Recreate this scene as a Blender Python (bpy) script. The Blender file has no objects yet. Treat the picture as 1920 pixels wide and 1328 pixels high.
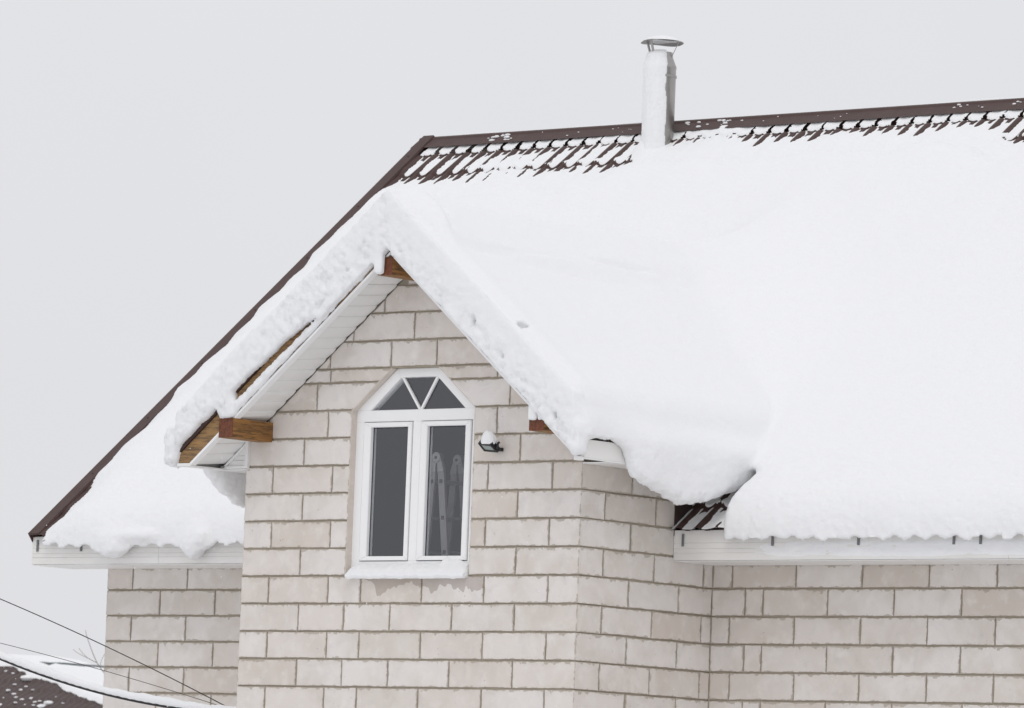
import bpy, bmesh, math, random
import numpy as np
from mathutils import Vector, Matrix
random.seed(7); RNG = np.random.RandomState(7)
scn = bpy.context.scene
COL = scn.collection
# ------------------------------------------------------------------ camera
cam_d = bpy.data.cameras.new('camera'); cam = bpy.data.objects.new('camera', cam_d); COL.objects.link(cam)
CX, CY, CZ, YAW, PITCH, ROLL, FPX = 27.40306, -33.90779, -2.91428, 0.69237048, 0.08916382, 0.038689, 11060.65
d = Vector((-math.sin(YAW)*math.cos(PITCH), math.cos(YAW)*math.cos(PITCH), math.sin(PITCH)))
r0 = Vector((math.cos(YAW), math.sin(YAW), 0)); u0 = r0.cross(d)
r_ = r0*math.cos(ROLL)+u0*math.sin(ROLL); u_ = -r0*math.sin(ROLL)+u0*math.cos(ROLL)
M = Matrix((r_, u_, -d)).transposed().to_4x4(); M.translation = Vector((CX, CY, CZ))
cam.matrix_world = M
cam_d.sensor_width = 36; cam_d.lens = 36*FPX/1920; cam_d.clip_start = 0.5; cam_d.clip_end = 5000
cam_d.dof.use_dof = True; cam_d.dof.focus_distance = 43.5; cam_d.dof.aperture_fstop = 10
scn.camera = cam
# ------------------------------------------------------------------ overcast sky + soft sun
SUN_EL, SUN_AZ = math.radians(52), math.radians(34)     # azimuth measured from -y toward +x
wd = bpy.data.worlds.new('World'); scn.world = wd; wd.use_nodes = True
nt = wd.node_tree; nt.nodes.clear()
def wn(t, **k):
    n = nt.nodes.new(t)
    for a, b in k.items(): setattr(n, a, b)
    return n
wo = wn('ShaderNodeOutputWorld'); bg = wn('ShaderNodeBackground')
sky = wn('ShaderNodeTexSky', sky_type='NISHITA', sun_disc=False); sky.sun_elevation = SUN_EL; sky.sun_rotation = math.radians(180)-SUN_AZ
sky.air_density = 1; sky.dust_density = 6
tc = wn('ShaderNodeTexCoord'); sp = wn('ShaderNodeSeparateXYZ')
mr = wn('ShaderNodeMapRange'); mr.inputs['From Min'].default_value = 0.0; mr.inputs['From Max'].default_value = 1.0
cr = wn('ShaderNodeValToRGB')
SKY_STR = 0.1
e = cr.color_ramp.elements
e[0].position = 0.0; e[0].color = (7.62, 7.66, 7.92, 1)
e[1].position = 1.0; e[1].color = (9.35, 9.38, 9.66, 1)
mix = wn('ShaderNodeMixRGB'); mix.inputs[0].default_value = 0.96
nt.links.new(tc.outputs['Generated'], sp.inputs[0]); nt.links.new(sp.outputs['Z'], mr.inputs['Value'])
nt.links.new(mr.outputs[0], cr.inputs[0]); nt.links.new(sky.outputs[0], mix.inputs[1]); nt.links.new(cr.outputs[0], mix.inputs[2])
cn = wn('ShaderNodeTexNoise'); cn.inputs['Scale'].default_value = 7; cn.inputs['Detail'].default_value = 3; nt.links.new(tc.outputs['Generated'], cn.inputs['Vector'])
cm = wn('ShaderNodeMapRange'); cm.inputs['From Min'].default_value = .3; cm.inputs['From Max'].default_value = .7; cm.inputs['To Min'].default_value = .975; cm.inputs['To Max'].default_value = 1.02; nt.links.new(cn.outputs[0], cm.inputs['Value'])
cv = wn('ShaderNodeVectorMath', operation='SCALE'); nt.links.new(mix.outputs[0], cv.inputs[0]); nt.links.new(cm.outputs[0], cv.inputs['Scale'])
nt.links.new(cv.outputs[0], bg.inputs[0]); bg.inputs[1].default_value = SKY_STR; nt.links.new(bg.outputs[0], wo.inputs[0])
sl = bpy.data.lights.new('sun', 'SUN'); sl.energy = 0.5; sl.angle = math.radians(30); sl.color = (1, 0.985, 0.96)
so = bpy.data.objects.new('sun', sl); COL.objects.link(so)
sd = Vector((math.sin(SUN_AZ)*math.cos(SUN_EL), -math.cos(SUN_AZ)*math.cos(SUN_EL), math.sin(SUN_EL)))
so.rotation_euler = sd.to_track_quat('Z', 'Y').to_euler()
vs = scn.view_settings; vs.view_transform = 'Standard'; vs.look = 'None'; vs.exposure = 0; vs.gamma = 1; vs.use_curve_mapping = False

# ------------------------------------------------------------------ helpers
def tag(o, label=None, cat=None, group=None, kind=None):
    if label: o['label'] = label
    if cat: o['category'] = cat
    if group: o['group'] = group
    if kind: o['kind'] = kind
    return o
def empty(name, loc=(0, 0, 0), parent=None):
    o = bpy.data.objects.new(name, None); COL.objects.link(o); o.location = loc; o.empty_display_size = .2
    if parent: setp(o, parent)
    return o
def wloc(o):
    v = Vector(o.location)
    while o.parent: o = o.parent; v += o.location
    return v
def setp(o, parent):
    o.parent = parent; o.location = Vector(o.location)-wloc(parent)      # parents carry translation only
def mesh_obj(name, verts, faces, mat, parent=None, smooth=False, origin=None, uvs=None):
    me = bpy.data.meshes.new(name)
    o3 = Vector(origin) if origin is not None else Vector((0, 0, 0))
    if isinstance(verts, np.ndarray):
        V = verts.astype(np.float32)-np.array(o3, np.float32)
        F = np.asarray(faces, np.int32); k = F.shape[1]
        me.vertices.add(len(V)); me.vertices.foreach_set('co', V.ravel())
        me.loops.add(F.size); me.loops.foreach_set('vertex_index', F.ravel())
        me.polygons.add(len(F)); me.polygons.foreach_set('loop_start', np.arange(0, F.size, k, dtype=np.int32))
        me.polygons.foreach_set('loop_total', np.full(len(F), k, np.int32))
        me.update(calc_edges=True)
    else:
        me.from_pydata([Vector(v)-o3 for v in verts], [], faces)
    if uvs:
        for nm, data in uvs.items():
            l = me.uv_layers.new(name=nm); l.data.foreach_set('uv', np.asarray(data, np.float32).ravel())
    if smooth: me.polygons.foreach_set('use_smooth', [True]*len(me.polygons))
    me.materials.append(mat); me.update()
    o = bpy.data.objects.new(name, me); COL.objects.link(o); o.location = o3
    if parent: setp(o, parent)
    return o
class MB:
    def __init__(s): s.v = []; s.f = []
    def add(s, V, F):
        b = len(s.v); s.v += [tuple(v) for v in V]; s.f += [tuple(i+b for i in f) for f in F]; return s
    def prism(s, poly, axis, a, b, ch=0.0):
        """convex polygon (2D) extruded along axis from a to b; chamfer ch at end a (the face seen)."""
        n = len(poly); P = [tuple(p) for p in poly]
        ar = sum(P[i][0]*P[(i+1) % n][1]-P[(i+1) % n][0]*P[i][1] for i in range(n))
        if ar < 0: P = P[::-1]
        def m(p, t):
            return (p[0], t, p[1]) if axis == 'y' else ((t, p[0], p[1]) if axis == 'x' else (p[0], p[1], t))
        sgn = 1 if b > a else -1
        rings = []
        if ch > 0: rings += [(inset(P, ch), a), (P, a+sgn*ch)]
        else: rings += [(P, a)]
        rings += [(P, b)]
        V = []; F = []
        for R, t in rings: V += [m(p, t) for p in R]
        k = len(rings)
        F.append(tuple(range(n))); F.append(tuple((k-1)*n+i for i in reversed(range(n))))
        for j in range(k-1):
            for i in range(n): F.append((j*n+i, (j+1)*n+i, (j+1)*n+(i+1) % n, j*n+(i+1) % n))
        return s.add(V, F)
    def box(s, x0, x1, y0, y1, z0, z1, ch=0.0):
        return s.prism([(x0, z0), (x1, z0), (x1, z1), (x0, z1)], 'y', y0, y1, ch)
    def tube(s, pts, rad, n=8, cap=True):
        pts = [Vector(p) for p in pts]; rr = rad if hasattr(rad, '__len__') else [rad]*len(pts)
        V = []; F = []
        for i, p in enumerate(pts):
            t = (pts[min(i+1, len(pts)-1)]-pts[max(i-1, 0)]).normalized()
            a = t.cross(Vector((0, 0, 1)))
            if a.length < .05: a = t.cross(Vector((1, 0, 0)))
            a.normalize(); b = a.cross(t)
            for k in range(n):
                q = 2*math.pi*k/n; V.append(p+(a*math.cos(q)+b*math.sin(q))*rr[i])
        for i in range(len(pts)-1):
            for k in range(n): F.append((i*n+k, i*n+(k+1) % n, (i+1)*n+(k+1) % n, (i+1)*n+k))
        if cap: F.append(tuple(range(n))[::-1]); F.append(tuple((len(pts)-1)*n+k for k in range(n)))
        return s.add(V, F)
    def rev(s, prof, c, n=32):
        V = []; F = []
        for (r, z) in prof:
            for k in range(n):
                q = 2*math.pi*k/n; V.append((c[0]+r*math.cos(q), c[1]+r*math.sin(q), c[2]+z))
        for i in range(len(prof)-1):
            for k in range(n): F.append((i*n+k, i*n+(k+1) % n, (i+1)*n+(k+1) % n, (i+1)*n+k))
        F.append(tuple(range(n))[::-1]); F.append(tuple((len(prof)-1)*n+k for k in range(n)))
        return s.add(V, F)
    def obj(s, name, mat, parent=None, smooth=False, fix=True):
        xs = [v[0] for v in s.v]; ys = [v[1] for v in s.v]; zs = [v[2] for v in s.v]
        org = ((min(xs)+max(xs))/2, (min(ys)+max(ys))/2, (min(zs)+max(zs))/2)
        o = mesh_obj(name, s.v, s.f, mat, parent, smooth, org)
        if fix:
            bm = bmesh.new(); bm.from_mesh(o.data); bmesh.ops.recalc_face_normals(bm, faces=bm.faces); bm.to_mesh(o.data); bm.free()
        if smooth:
            try: o.data.set_sharp_from_angle(angle=math.radians(35))
            except Exception: pass
        return o
def inset(P, c):
    n = len(P); out = []
    for i in range(n):
        a = Vector(P[i-1]); b = Vector(P[i]); q = Vector(P[(i+1) % n])
        e1 = (b-a); e2 = (q-b)
        if e1.length < 1e-6 or e2.length < 1e-6: out.append(tuple(b)); continue
        e1.normalize(); e2.normalize()
        n1 = Vector((-e1.y, e1.x)); n2 = Vector((-e2.y, e2.x)); m = n1+n2
        l = max(.35, 1+n1.dot(n2)); out.append(tuple(b+m*(c/l)))
    return out
def clip(P, a, b, c):
    """keep a*x+b*y<=c"""
    out = []
    for i in range(len(P)):
        p, q = P[i], P[(i+1) % len(P)]
        dp = a*p[0]+b*p[1]-c; dq = a*q[0]+b*q[1]-c
        if dp <= 0: out.append(p)
        if (dp < 0 < dq) or (dq < 0 < dp):
            t = dp/(dp-dq); out.append((p[0]+(q[0]-p[0])*t, p[1]+(q[1]-p[1])*t))
    return out
def area(P): return abs(sum(P[i][0]*P[(i+1) % len(P)][1]-P[(i+1) % len(P)][0]*P[i][1] for i in range(len(P))))/2

# ------------------------------------------------------------------ materials
def mat(name, col, rough=.6, metal=0.0, spec=.5):
    m = bpy.data.materials.new(name); m.use_nodes = True
    b = m.node_tree.nodes['Principled BSDF']; b.inputs['Base Color'].default_value = (*col, 1)
    b.inputs['Roughness'].default_value = rough; b.inputs['Metallic'].default_value = metal
    b.inputs['Specular IOR Level'].default_value = spec
    return m
class NT:
    def __init__(s, m): s.t = m.node_tree; s.b = s.t.nodes['Principled BSDF']
    def n(s, t, **k):
        n = s.t.nodes.new(t)
        for a, v in k.items():
            if a.startswith('i_'): n.inputs[int(a[2:])].default_value = v
            else: setattr(n, a, v)
        return n
    def l(s, a, b): s.t.links.new(a, b)
    def math(s, op, a, b=None, c=None, clamp=False):
        n = s.n('ShaderNodeMath', operation=op, use_clamp=clamp)
        for i, v in enumerate((a, b, c)):
            if v is None: continue
            if isinstance(v, (int, float)): n.inputs[i].default_value = v
            else: s.l(v, n.inputs[i])
        return n.outputs[0]
    def noise(s, scale, detail=4, rough=.5, vec=None, dist=0.0):
        n = s.n('ShaderNodeTexNoise'); n.inputs['Scale'].default_value = scale; n.inputs['Detail'].default_value = detail
        n.inputs['Roughness'].default_value = rough; n.inputs['Distortion'].default_value = dist
        if vec is not None: s.l(vec, n.inputs['Vector'])
        return n.outputs[0]
    def ramp(s, x, stops):
        n = s.n('ShaderNodeValToRGB'); r = n.color_ramp
        while len(r.elements) < len(stops): r.elements.new(.5)
        for e, (p, c) in zip(r.elements, stops):
            e.position = p; e.color = (*c, 1) if hasattr(c, '__len__') else (c, c, c, 1)
        s.l(x, n.inputs[0]); return n.outputs[0]
    def mix(s, f, a, b, mode='MIX'):
        n = s.n('ShaderNodeMixRGB', blend_type=mode)
        for i, v in enumerate((f, a, b)):
            if isinstance(v, (int, float)): n.inputs[i].default_value = v
            elif isinstance(v, tuple): n.inputs[i].default_value = (*v, 1)
            else: s.l(v, n.inputs[i])
        return n.outputs[0]
    def obj(s): return s.n('ShaderNodeTexCoord').outputs['Object']
    def map(s, vec, sc=(1, 1, 1), rot=(0, 0, 0)):
        n = s.n('ShaderNodeMapping'); n.inputs['Scale'].default_value = sc; n.inputs['Rotation'].default_value = rot; s.l(vec, n.inputs[0]); return n.outputs[0]
    def bump(s, h, strength=.3, dist=.01):
        n = s.n('ShaderNodeBump'); n.inputs['Strength'].default_value = strength; n.inputs['Distance'].default_value = dist
        s.l(h, n.inputs['Height']); s.l(n.outputs[0], s.b.inputs['Normal'])
# snow
snow_m = mat('snow', (.875, .88, .89), .75, 0, .25); t = NT(snow_m)
pos = t.n('ShaderNodeNewGeometry').outputs['Position']
t.bump(t.math('ADD', t.noise(30, 6, .7, pos), t.math('MULTIPLY', t.noise(150, 2, .5, pos), .35)), .7, .010)
# aerated concrete block
blk_m = mat('aerated_block', (.5, .47, .44), .9, 0, .2); t = NT(blk_m)
g = t.n('ShaderNodeNewGeometry').outputs['Position']; oi = t.n('ShaderNodeObjectInfo').outputs['Random']
ua = t.n('ShaderNodeUVMap', uv_map='lo').outputs[0]; ub = t.n('ShaderNodeUVMap', uv_map='hi').outputs[0]
sa = t.n('ShaderNodeSeparateXYZ'); t.l(ua, sa.inputs[0]); sb = t.n('ShaderNodeSeparateXYZ'); t.l(ub, sb.inputs[0])
side = t.math('MINIMUM', sa.outputs[0], sb.outputs[0])
edge = t.math('MINIMUM', t.math('MINIMUM', side, sa.outputs[1]), t.math('MULTIPLY', sb.outputs[1], .55))
gv = t.n('ShaderNodeVectorMath', operation='ADD'); t.l(g, gv.inputs[0]); cmb = t.n('ShaderNodeCombineXYZ')
t.l(t.math('MULTIPLY', oi, 37.0), cmb.inputs[0]); t.l(t.math('MULTIPLY', oi, 91.0), cmb.inputs[2]); t.l(cmb.outputs[0], gv.inputs[1]); gv = gv.outputs[0]
big = t.noise(2.3, 3, .55, gv, .4); mid = t.noise(9, 4, .6, gv); fine = t.noise(120, 3, .6, gv)
tone = t.ramp(oi, [(0, (.66, .59, .53)), (.12, (.72, .66, .61)), (.3, (.775, .73, .695)), (.6, (.80, .76, .73)), (.85, (.76, .72, .69)), (1, (.71, .66, .61))])
c1 = t.mix(t.math('MULTIPLY', t.ramp(big, [(.42, 0), (.66, 1)]), .6), tone, (.60, .535, .47))
c1 = t.mix(t.math('MULTIPLY', t.ramp(t.noise(4.5, 5, .65, gv, 1.2), [(.52, 0), (.70, 1)]), .40), c1, (.60, .575, .555))
c1 = t.mix(t.math('MULTIPLY', t.ramp(mid, [(.5, 0), (.72, 1)]), .45), c1, (.86, .83, .80))
saw = t.n('ShaderNodeTexWave', wave_type='BANDS', bands_direction='DIAGONAL'); saw.inputs['Scale'].default_value = 26; saw.inputs['Distortion'].default_value = 5; saw.inputs['Detail'].default_value = 2; saw.inputs['Detail Scale'].default_value = 2.5; t.l(gv, saw.inputs[0])
c1 = t.mix(t.math('MULTIPLY', saw.outputs[1], .12), c1, (.55, .51, .48))
c1 = t.mix(t.math('MULTIPLY', fine, .12), c1, (.62, .58, .55))
# pits
vo = t.n('ShaderNodeTexVoronoi'); vo.inputs['Scale'].default_value = 17; t.l(gv, vo.inputs[0])
pit = t.math('LESS_THAN', vo.outputs['Distance'], t.math('MULTIPLY', t.math('SUBTRACT', t.noise(5, 2, .5, gv), .40), .30))
c1 = t.mix(t.math('MULTIPLY', pit, .55), c1, (.20, .17, .15))
# mortar smeared over the arrises
sm = t.math('MULTIPLY', t.math('POWER', t.math('MULTIPLY', t.math('SUBTRACT', t.noise(14, 5, .7, gv), .36), 2.6, clamp=True), 1.6), .026)
smear = t.math('LESS_THAN', edge, sm)
c1 = t.mix(t.math('MULTIPLY', smear, .6), c1, (.34, .30, .235))
soft = t.math('SUBTRACT', 1.0, t.math('MULTIPLY', edge, 38.0), clamp=True)
c1 = t.mix(t.math('MULTIPLY', soft, .12), c1, (.46, .41, .35))
t.l(c1, t.b.inputs['Base Color'])
t.bump(t.math('ADD', t.math('ADD', t.math('MULTIPLY', mid, .5), t.math('MULTIPLY', fine, .35)), t.math('MULTIPLY', pit, -.8)), .45, .006)
wet_m = blk_m.copy(); wet_m.name = 'aerated_block_wet'; t = NT(wet_m)
src = t.b.inputs['Base Color'].links[0].from_socket
g = t.n('ShaderNodeNewGeometry').outputs['Position']; sx = t.n('ShaderNodeSeparateXYZ'); t.l(g, sx.inputs[0])
# damp run-off below the sill: deeper in some columns
st = t.math('ADD', t.math('MULTIPLY', t.noise(1.0, 3, .6, t.map(g, (4, 1, 1.0))), .62), -.255)
wet = t.math('LESS_THAN', t.math('SUBTRACT', -.645, sx.outputs[2]), st)
t.l(t.mix(t.math('MULTIPLY', wet, .5), src, (.30, .24, .20)), t.b.inputs['Base Color'])
mortar_m = mat('mortar', (.27, .24, .19), .95, 0, .1); t = NT(mortar_m); g = t.n('ShaderNodeNewGeometry').outputs['Position']
t.l(t.mix(t.noise(11, 4, .7, g), (.27, .235, .185), (.50, .44, .355)), t.b.inputs['Base Color']); t.bump(t.noise(70, 4, .7, g), .6, .01)
reveal_m = mat('reveal_plaster', (.40, .35, .31), .9, 0, .2); t = NT(reveal_m); g = t.n('ShaderNodeNewGeometry').outputs['Position']
t.l(t.mix(t.noise(20, 4, .7, g), (.56, .49, .43), (.72, .66, .61)), t.b.inputs['Base Color'])
# brown coated metal
tile_m = mat('brown_metal', (.085, .05, .043), .55, 0, .3); t = NT(tile_m); g = t.n('ShaderNodeNewGeometry').outputs['Position']
t.l(t.mix(t.noise(4, 5, .65, g), (.045, .025, .022), (.085, .05, .043)), t.b.inputs['Base Color'])
trim_m = mat('brown_trim', (.14, .09, .08), .6, 0, .25); t = NT(trim_m); g = t.n('ShaderNodeNewGeometry').outputs['Position']
t.l(t.mix(t.noise(6, 5, .7, g), (.058, .034, .031), (.102, .066, .061)), t.b.inputs['Base Color'])
dark_m = mat('dark_metal', (.012, .012, .014), .5)
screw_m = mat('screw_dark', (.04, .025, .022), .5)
# pvc
pvc_m = mat('white_pvc', (.80, .80, .79), .38, 0, .45); t = NT(pvc_m); g = t.n('ShaderNodeNewGeometry').outputs['Position']
t.l(t.mix(t.noise(5, 4, .6, g), (.86, .86, .86), (.91, .91, .915)), t.b.inputs['Base Color'])
soffit_m = mat('soffit_vinyl', (.72, .71, .68), .45, 0, .4); t = NT(soffit_m); g = t.n('ShaderNodeNewGeometry').outputs['Position']
t.l(t.mix(t.noise(7, 4, .65, g), (.78, .775, .76), (.86, .86, .85)), t.b.inputs['Base Color'])
fascia_m = mat('fascia_vinyl', (.70, .68, .64), .5, 0, .4); t = NT(fascia_m); g = t.n('ShaderNodeNewGeometry').outputs['Position']
fa = t.mix(t.noise(1.0, 5, .6, t.map(g, (1.2, 1, 14))), (.74, .72, .69), (.85, .84, .815))
t.l(t.mix(t.math('MULTIPLY', t.ramp(t.noise(3.2, 4, .6, g), [(.45, 0), (.7, 1)]), .35), fa, (.84, .84, .84)), t.b.inputs['Base Color'])
def wood(name, c1, c2, c3, sc):
    m = mat(name, c1, .6, 0, .35); t = NT(m); o = t.map(t.obj(), sc)
    a = t.noise(1, 5, .65, o, .6); b = t.noise(2.7, 5, .7, o)
    c = t.mix(t.ramp(a, [(.35, 0), (.65, 1)]), c1, c2)
    t.l(t.mix(t.math('MULTIPLY', t.ramp(b, [(.47, 0), (.60, 1)]), .85), c, c3), t.b.inputs['Base Color'])
    t.bump(a, .3, .004); return m
beam_m = wood('beam_wood', (.36, .175, .05), (.25, .12, .038), (.08, .045, .02), (22, 2.2, 22))
endgr_m = wood('end_grain', (.20, .062, .028), (.14, .045, .022), (.07, .028, .016), (16, 16, 16))
barge_m = wood('barge_wood', (.37, .215, .085), (.27, .165, .075), (.11, .07, .042), (2.2, 20, 20))
steel_m = mat('stainless', (.50, .485, .47), .34, .85, .5); t = NT(steel_m); g = t.n('ShaderNodeNewGeometry').outputs['Position']
t.l(t.mix(t.noise(6, 4, .6, g), (.28, .265, .255), (.46, .44, .43)), t.b.inputs['Base Color'])
capm_m = mat('weathered_hood', (.26, .25, .245), .5, .5)
alu_m = mat('aluminium', (.42, .40, .39), .45, .3); alu2_m = mat('aluminium_hinge', (.52, .51, .50), .4, .3)
hole_m = mat('rung_end', (.10, .09, .085), .6)
galv_m = mat('galvanised', (.20, .205, .215), .5, .6)
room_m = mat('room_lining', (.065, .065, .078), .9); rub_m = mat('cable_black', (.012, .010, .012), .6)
lens_m = mat('lamp_glass', (.30, .34, .32), .15, 0, .6)
glass_m = bpy.data.materials.new('window_glass'); glass_m.use_nodes = True; gt = glass_m.node_tree; gt.nodes.clear()
go = gt.nodes.new('ShaderNodeOutputMaterial'); gm = gt.nodes.new('ShaderNodeMixShader'); gtr = gt.nodes.new('ShaderNodeBsdfTransparent'); ggl = gt.nodes.new('ShaderNodeBsdfGlossy')
gtr.inputs[0].default_value = (.93, .94, .95, 1); ggl.inputs['Roughness'].default_value = .02; ggl.inputs[0].default_value = (.93, .95, 1, 1)
gf = gt.nodes.new('ShaderNodeFresnel'); gf.inputs[0].default_value = 1.5
ga = gt.nodes.new('ShaderNodeMath'); ga.operation = 'MULTIPLY'; ga.inputs[1].default_value = 2.8
gg = gt.nodes.new('ShaderNodeNewGeometry'); gi = gt.nodes.new('ShaderNodeMath'); gi.operation = 'SUBTRACT'; gi.inputs[0].default_value = 1
gx = gt.nodes.new('ShaderNodeMath'); gx.operation = 'MULTIPLY'
gt.links.new(gg.outputs['Backfacing'], gi.inputs[1]); gt.links.new(gf.outputs[0], ga.inputs[0]); gt.links.new(ga.outputs[0], gx.inputs[0]); gt.links.new(gi.outputs[0], gx.inputs[1]); gt.links.new(gx.outputs[0], gm.inputs[0]); gt.links.new(gtr.outputs[0], gm.inputs[1]); gt.links.new(ggl.outputs[0], gm.inputs[2]); gt.links.new(gm.outputs[0], go.inputs[0])

# ------------------------------------------------------------------ dimensions (metres; x along the facade, y into the house, z up; origin = bay corner)
GZ = -4.5
H = .2121
BW = 3.355; DY = 1.626; XL = -6.324; XR = 4.6
EY, EZ, SL = 1.13, -.22, .81                    # main roof: eave y, z there, slope
RY = 5.92; VX = -6.725                          # ridge y, verge x
COSM = 1/math.sqrt(1+SL*SL)
AX, AZ, SLL, SLR = -1.582, 1.777, .80, .835     # bay gable: apex of the soffit edge, slopes
TH = .255                                       # soffit edge to roofing (vertical)
BXL, BXR = -3.67, .315; BYF = -.43
def zf(x): return AZ-(SLL*(AX-x) if x < AX else SLR*(x-AX))
def zmain(y): return EZ+SL*(y-EY)
WX0, WX1, WZ0, WZ1 = -2.289, -1.062, -.645, .950
CL = [(-2.289, .632), (-1.905, .950)]; CR = [(-1.437, .950), (-1.066, .640)]

ground = mesh_obj('ground', [(-2500, -2500, GZ), (2500, -2500, GZ), (2500, 2500, GZ), (-2500, 2500, GZ)], [(0, 1, 2, 3)], snow_m)
tag(ground, kind='structure')

house = empty('block_house', (-1.7, 5.9, GZ))
tag(house, 'pale aerated concrete block house with snowy brown metal roof and gabled bay', 'house')

# ------------------------------------------------------------------ walls: mortar cores with proud blocks
def gable_clip(P, lift):
    # stay below the sloped soffit
    P = clip(P, -SLL, 1, AZ+lift-SLL*AX)
    return clip(P, SLR, 1, AZ+lift+SLR*AX) if len(P) > 2 else P
def win_half(P):
    """cut a cell by the two chamfers of the window head"""
    return P
def cut_line(P, a, b, keep_point):
    # keep the side of line a-b on which keep_point lies
    nx, ny = b[1]-a[1], -(b[0]-a[0]); c = nx*a[0]+ny*a[1]
    if nx*keep_point[0]+ny*keep_point[1] > c: nx, ny, c = -nx, -ny, -c
    return clip(P, nx, ny, c)
REC = .010
def core_bay():
    m = MB(); xs = [-BW+.004, WX0, CL[1][0], CR[0][0], WX1, -REC]; zs = [GZ, WZ0, .635, .950, 1.9]
    for i in range(5):
        for j in range(4):
            P = [(xs[i], zs[j]), (xs[i+1], zs[j]), (xs[i+1], zs[j+1]), (xs[i], zs[j+1])]
            if j == 1 and 1 <= i <= 3: continue
            if j == 2 and i == 2: continue
            if j == 2 and i == 1: P = cut_line(P, CL[0], CL[1], (-2.289, .95))
            if j == 2 and i == 3: P = cut_line(P, CR[0], CR[1], (-1.06, .95))
            P = gable_clip(P, .05)
            if len(P) > 2 and area(P) > 1e-4: m.prism(P, 'y', REC, .28)
    return m
bay_wall = core_bay().obj('bay_front_wall', mortar_m, house)
side_wall = MB().prism([(.28, GZ), (DY+.3, GZ), (DY+.3, .6), (.28, .44)], 'x', -REC, -.28).obj('bay_side_wall', mortar_m, house)
lside_wall = MB().prism([(.28, GZ), (DY+.3, GZ), (DY+.3, .6), (.28, .44)], 'x', -BW+.004, -BW+.28).obj('bay_side_wall', mortar_m, house)
right_wall = MB().box(-.25, XR, DY+REC, DY+.3, GZ, zmain(DY)-.06).obj('main_wall', mortar_m, house)
left_wall = MB().box(XL+.004, -BW+.25, DY+REC, DY+.3, GZ, zmain(DY)-.06).obj('main_wall', mortar_m, house)
gz = [(DY+.3, GZ), (2*RY-DY, GZ), (2*RY-DY, zmain(DY)-.06), (RY, zmain(RY)-.1), (DY+.3, zmain(DY)-.06+.25)]
gable_wall = MB().prism(gz, 'x', XL, XL+.3).obj('gable_wall', mortar_m, house)
back_wall = MB().box(XL, XR, 2*RY-DY-.3, 2*RY-DY+.002, GZ, zmain(DY)-.06).obj('back_wall', mortar_m, house)

def wob(P, long=.11, amp=.0032):
    """subdivide long edges and shake them a little: worn arrises"""
    out = []
    n = len(P)
    for i in range(n):
        a = Vector(P[i]); b = Vector(P[(i+1) % n]); L = (b-a).length
        out.append((a.x+random.uniform(-.0015, .0015), a.y+random.uniform(-.0015, .0015)))
        k = min(4, int(L/long))
        if k:
            nn = Vector((-(b-a).y, (b-a).x)).normalized()
            for j in range(1, k+1):
                p = a+(b-a)*(j/(k+1)); p += nn*random.uniform(0, amp*1.6) ; out.append((p.x, p.y))
    return out
JX, JZ = .0048, .0048
ALLB = []
def block(P, axis, face, depth, parent, corner=False, material=None, collect=None):
    """block prism: polygon in (x,z) facing -y, or (y,z) facing +x."""
    xs = [p[0] for p in P]; zs = [p[1] for p in P]; a0, a1, b0, b1 = min(xs), max(xs), min(zs), max(zs)
    ar = sum(P[i][0]*P[(i+1) % len(P)][1]-P[(i+1) % len(P)][0]*P[i][1] for i in range(len(P)))
    if ar < 0: P = P[::-1]
    P = wob(P); ch = .004; proud = random.uniform(-.0025, .002)
    n = len(P); sgn = 1 if axis == 'y' else -1
    f0 = face+sgn*proud
    rings = [(inset(P, ch), f0), (P, f0+sgn*ch*.8), (P, f0+sgn*depth)]
    V = []; F = []; lo = []; hi = []
    m = (lambda p, t: (p[0], t, p[1])) if axis == 'y' else (lambda p, t: (t, p[0], p[1]))
    for R, tt in rings: V += [m(p, tt) for p in R]
    def fl(idx, side=False):
        F.append(tuple(idx))
        for q in idx:
            k, i = divmod(q, n); p = rings[k][0][i]
            if side: dd = 0 if k == 1 else depth; lo.append((dd+.002, p[1]-b0)); hi.append((depth-dd, b1-p[1]))
            else: lo.append((p[0]-a0, p[1]-b0)); hi.append((a1-p[0], b1-p[1]))
    order = list(range(n))
    fl(order if axis == 'y' else order)
    for i in range(n): fl((i, n+i, n+(i+1) % n, (i+1) % n))
    for i in range(n):
        j = (i+1) % n; fl((n+i, 2*n+i, 2*n+j, n+j), side=True)
    if collect is not None:
        collect.append((V, F, lo, hi)); return
    c = m(((a0+a1)/2, (b0+b1)/2), f0)
    o = mesh_obj('block', V, F, material or blk_m, parent, False, c, {'lo': lo, 'hi': hi})
    return o
def rect(a0, a1, b0, b1): return [(a0, b0), (a1, b0), (a1, b1), (a0, b1)]
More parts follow.
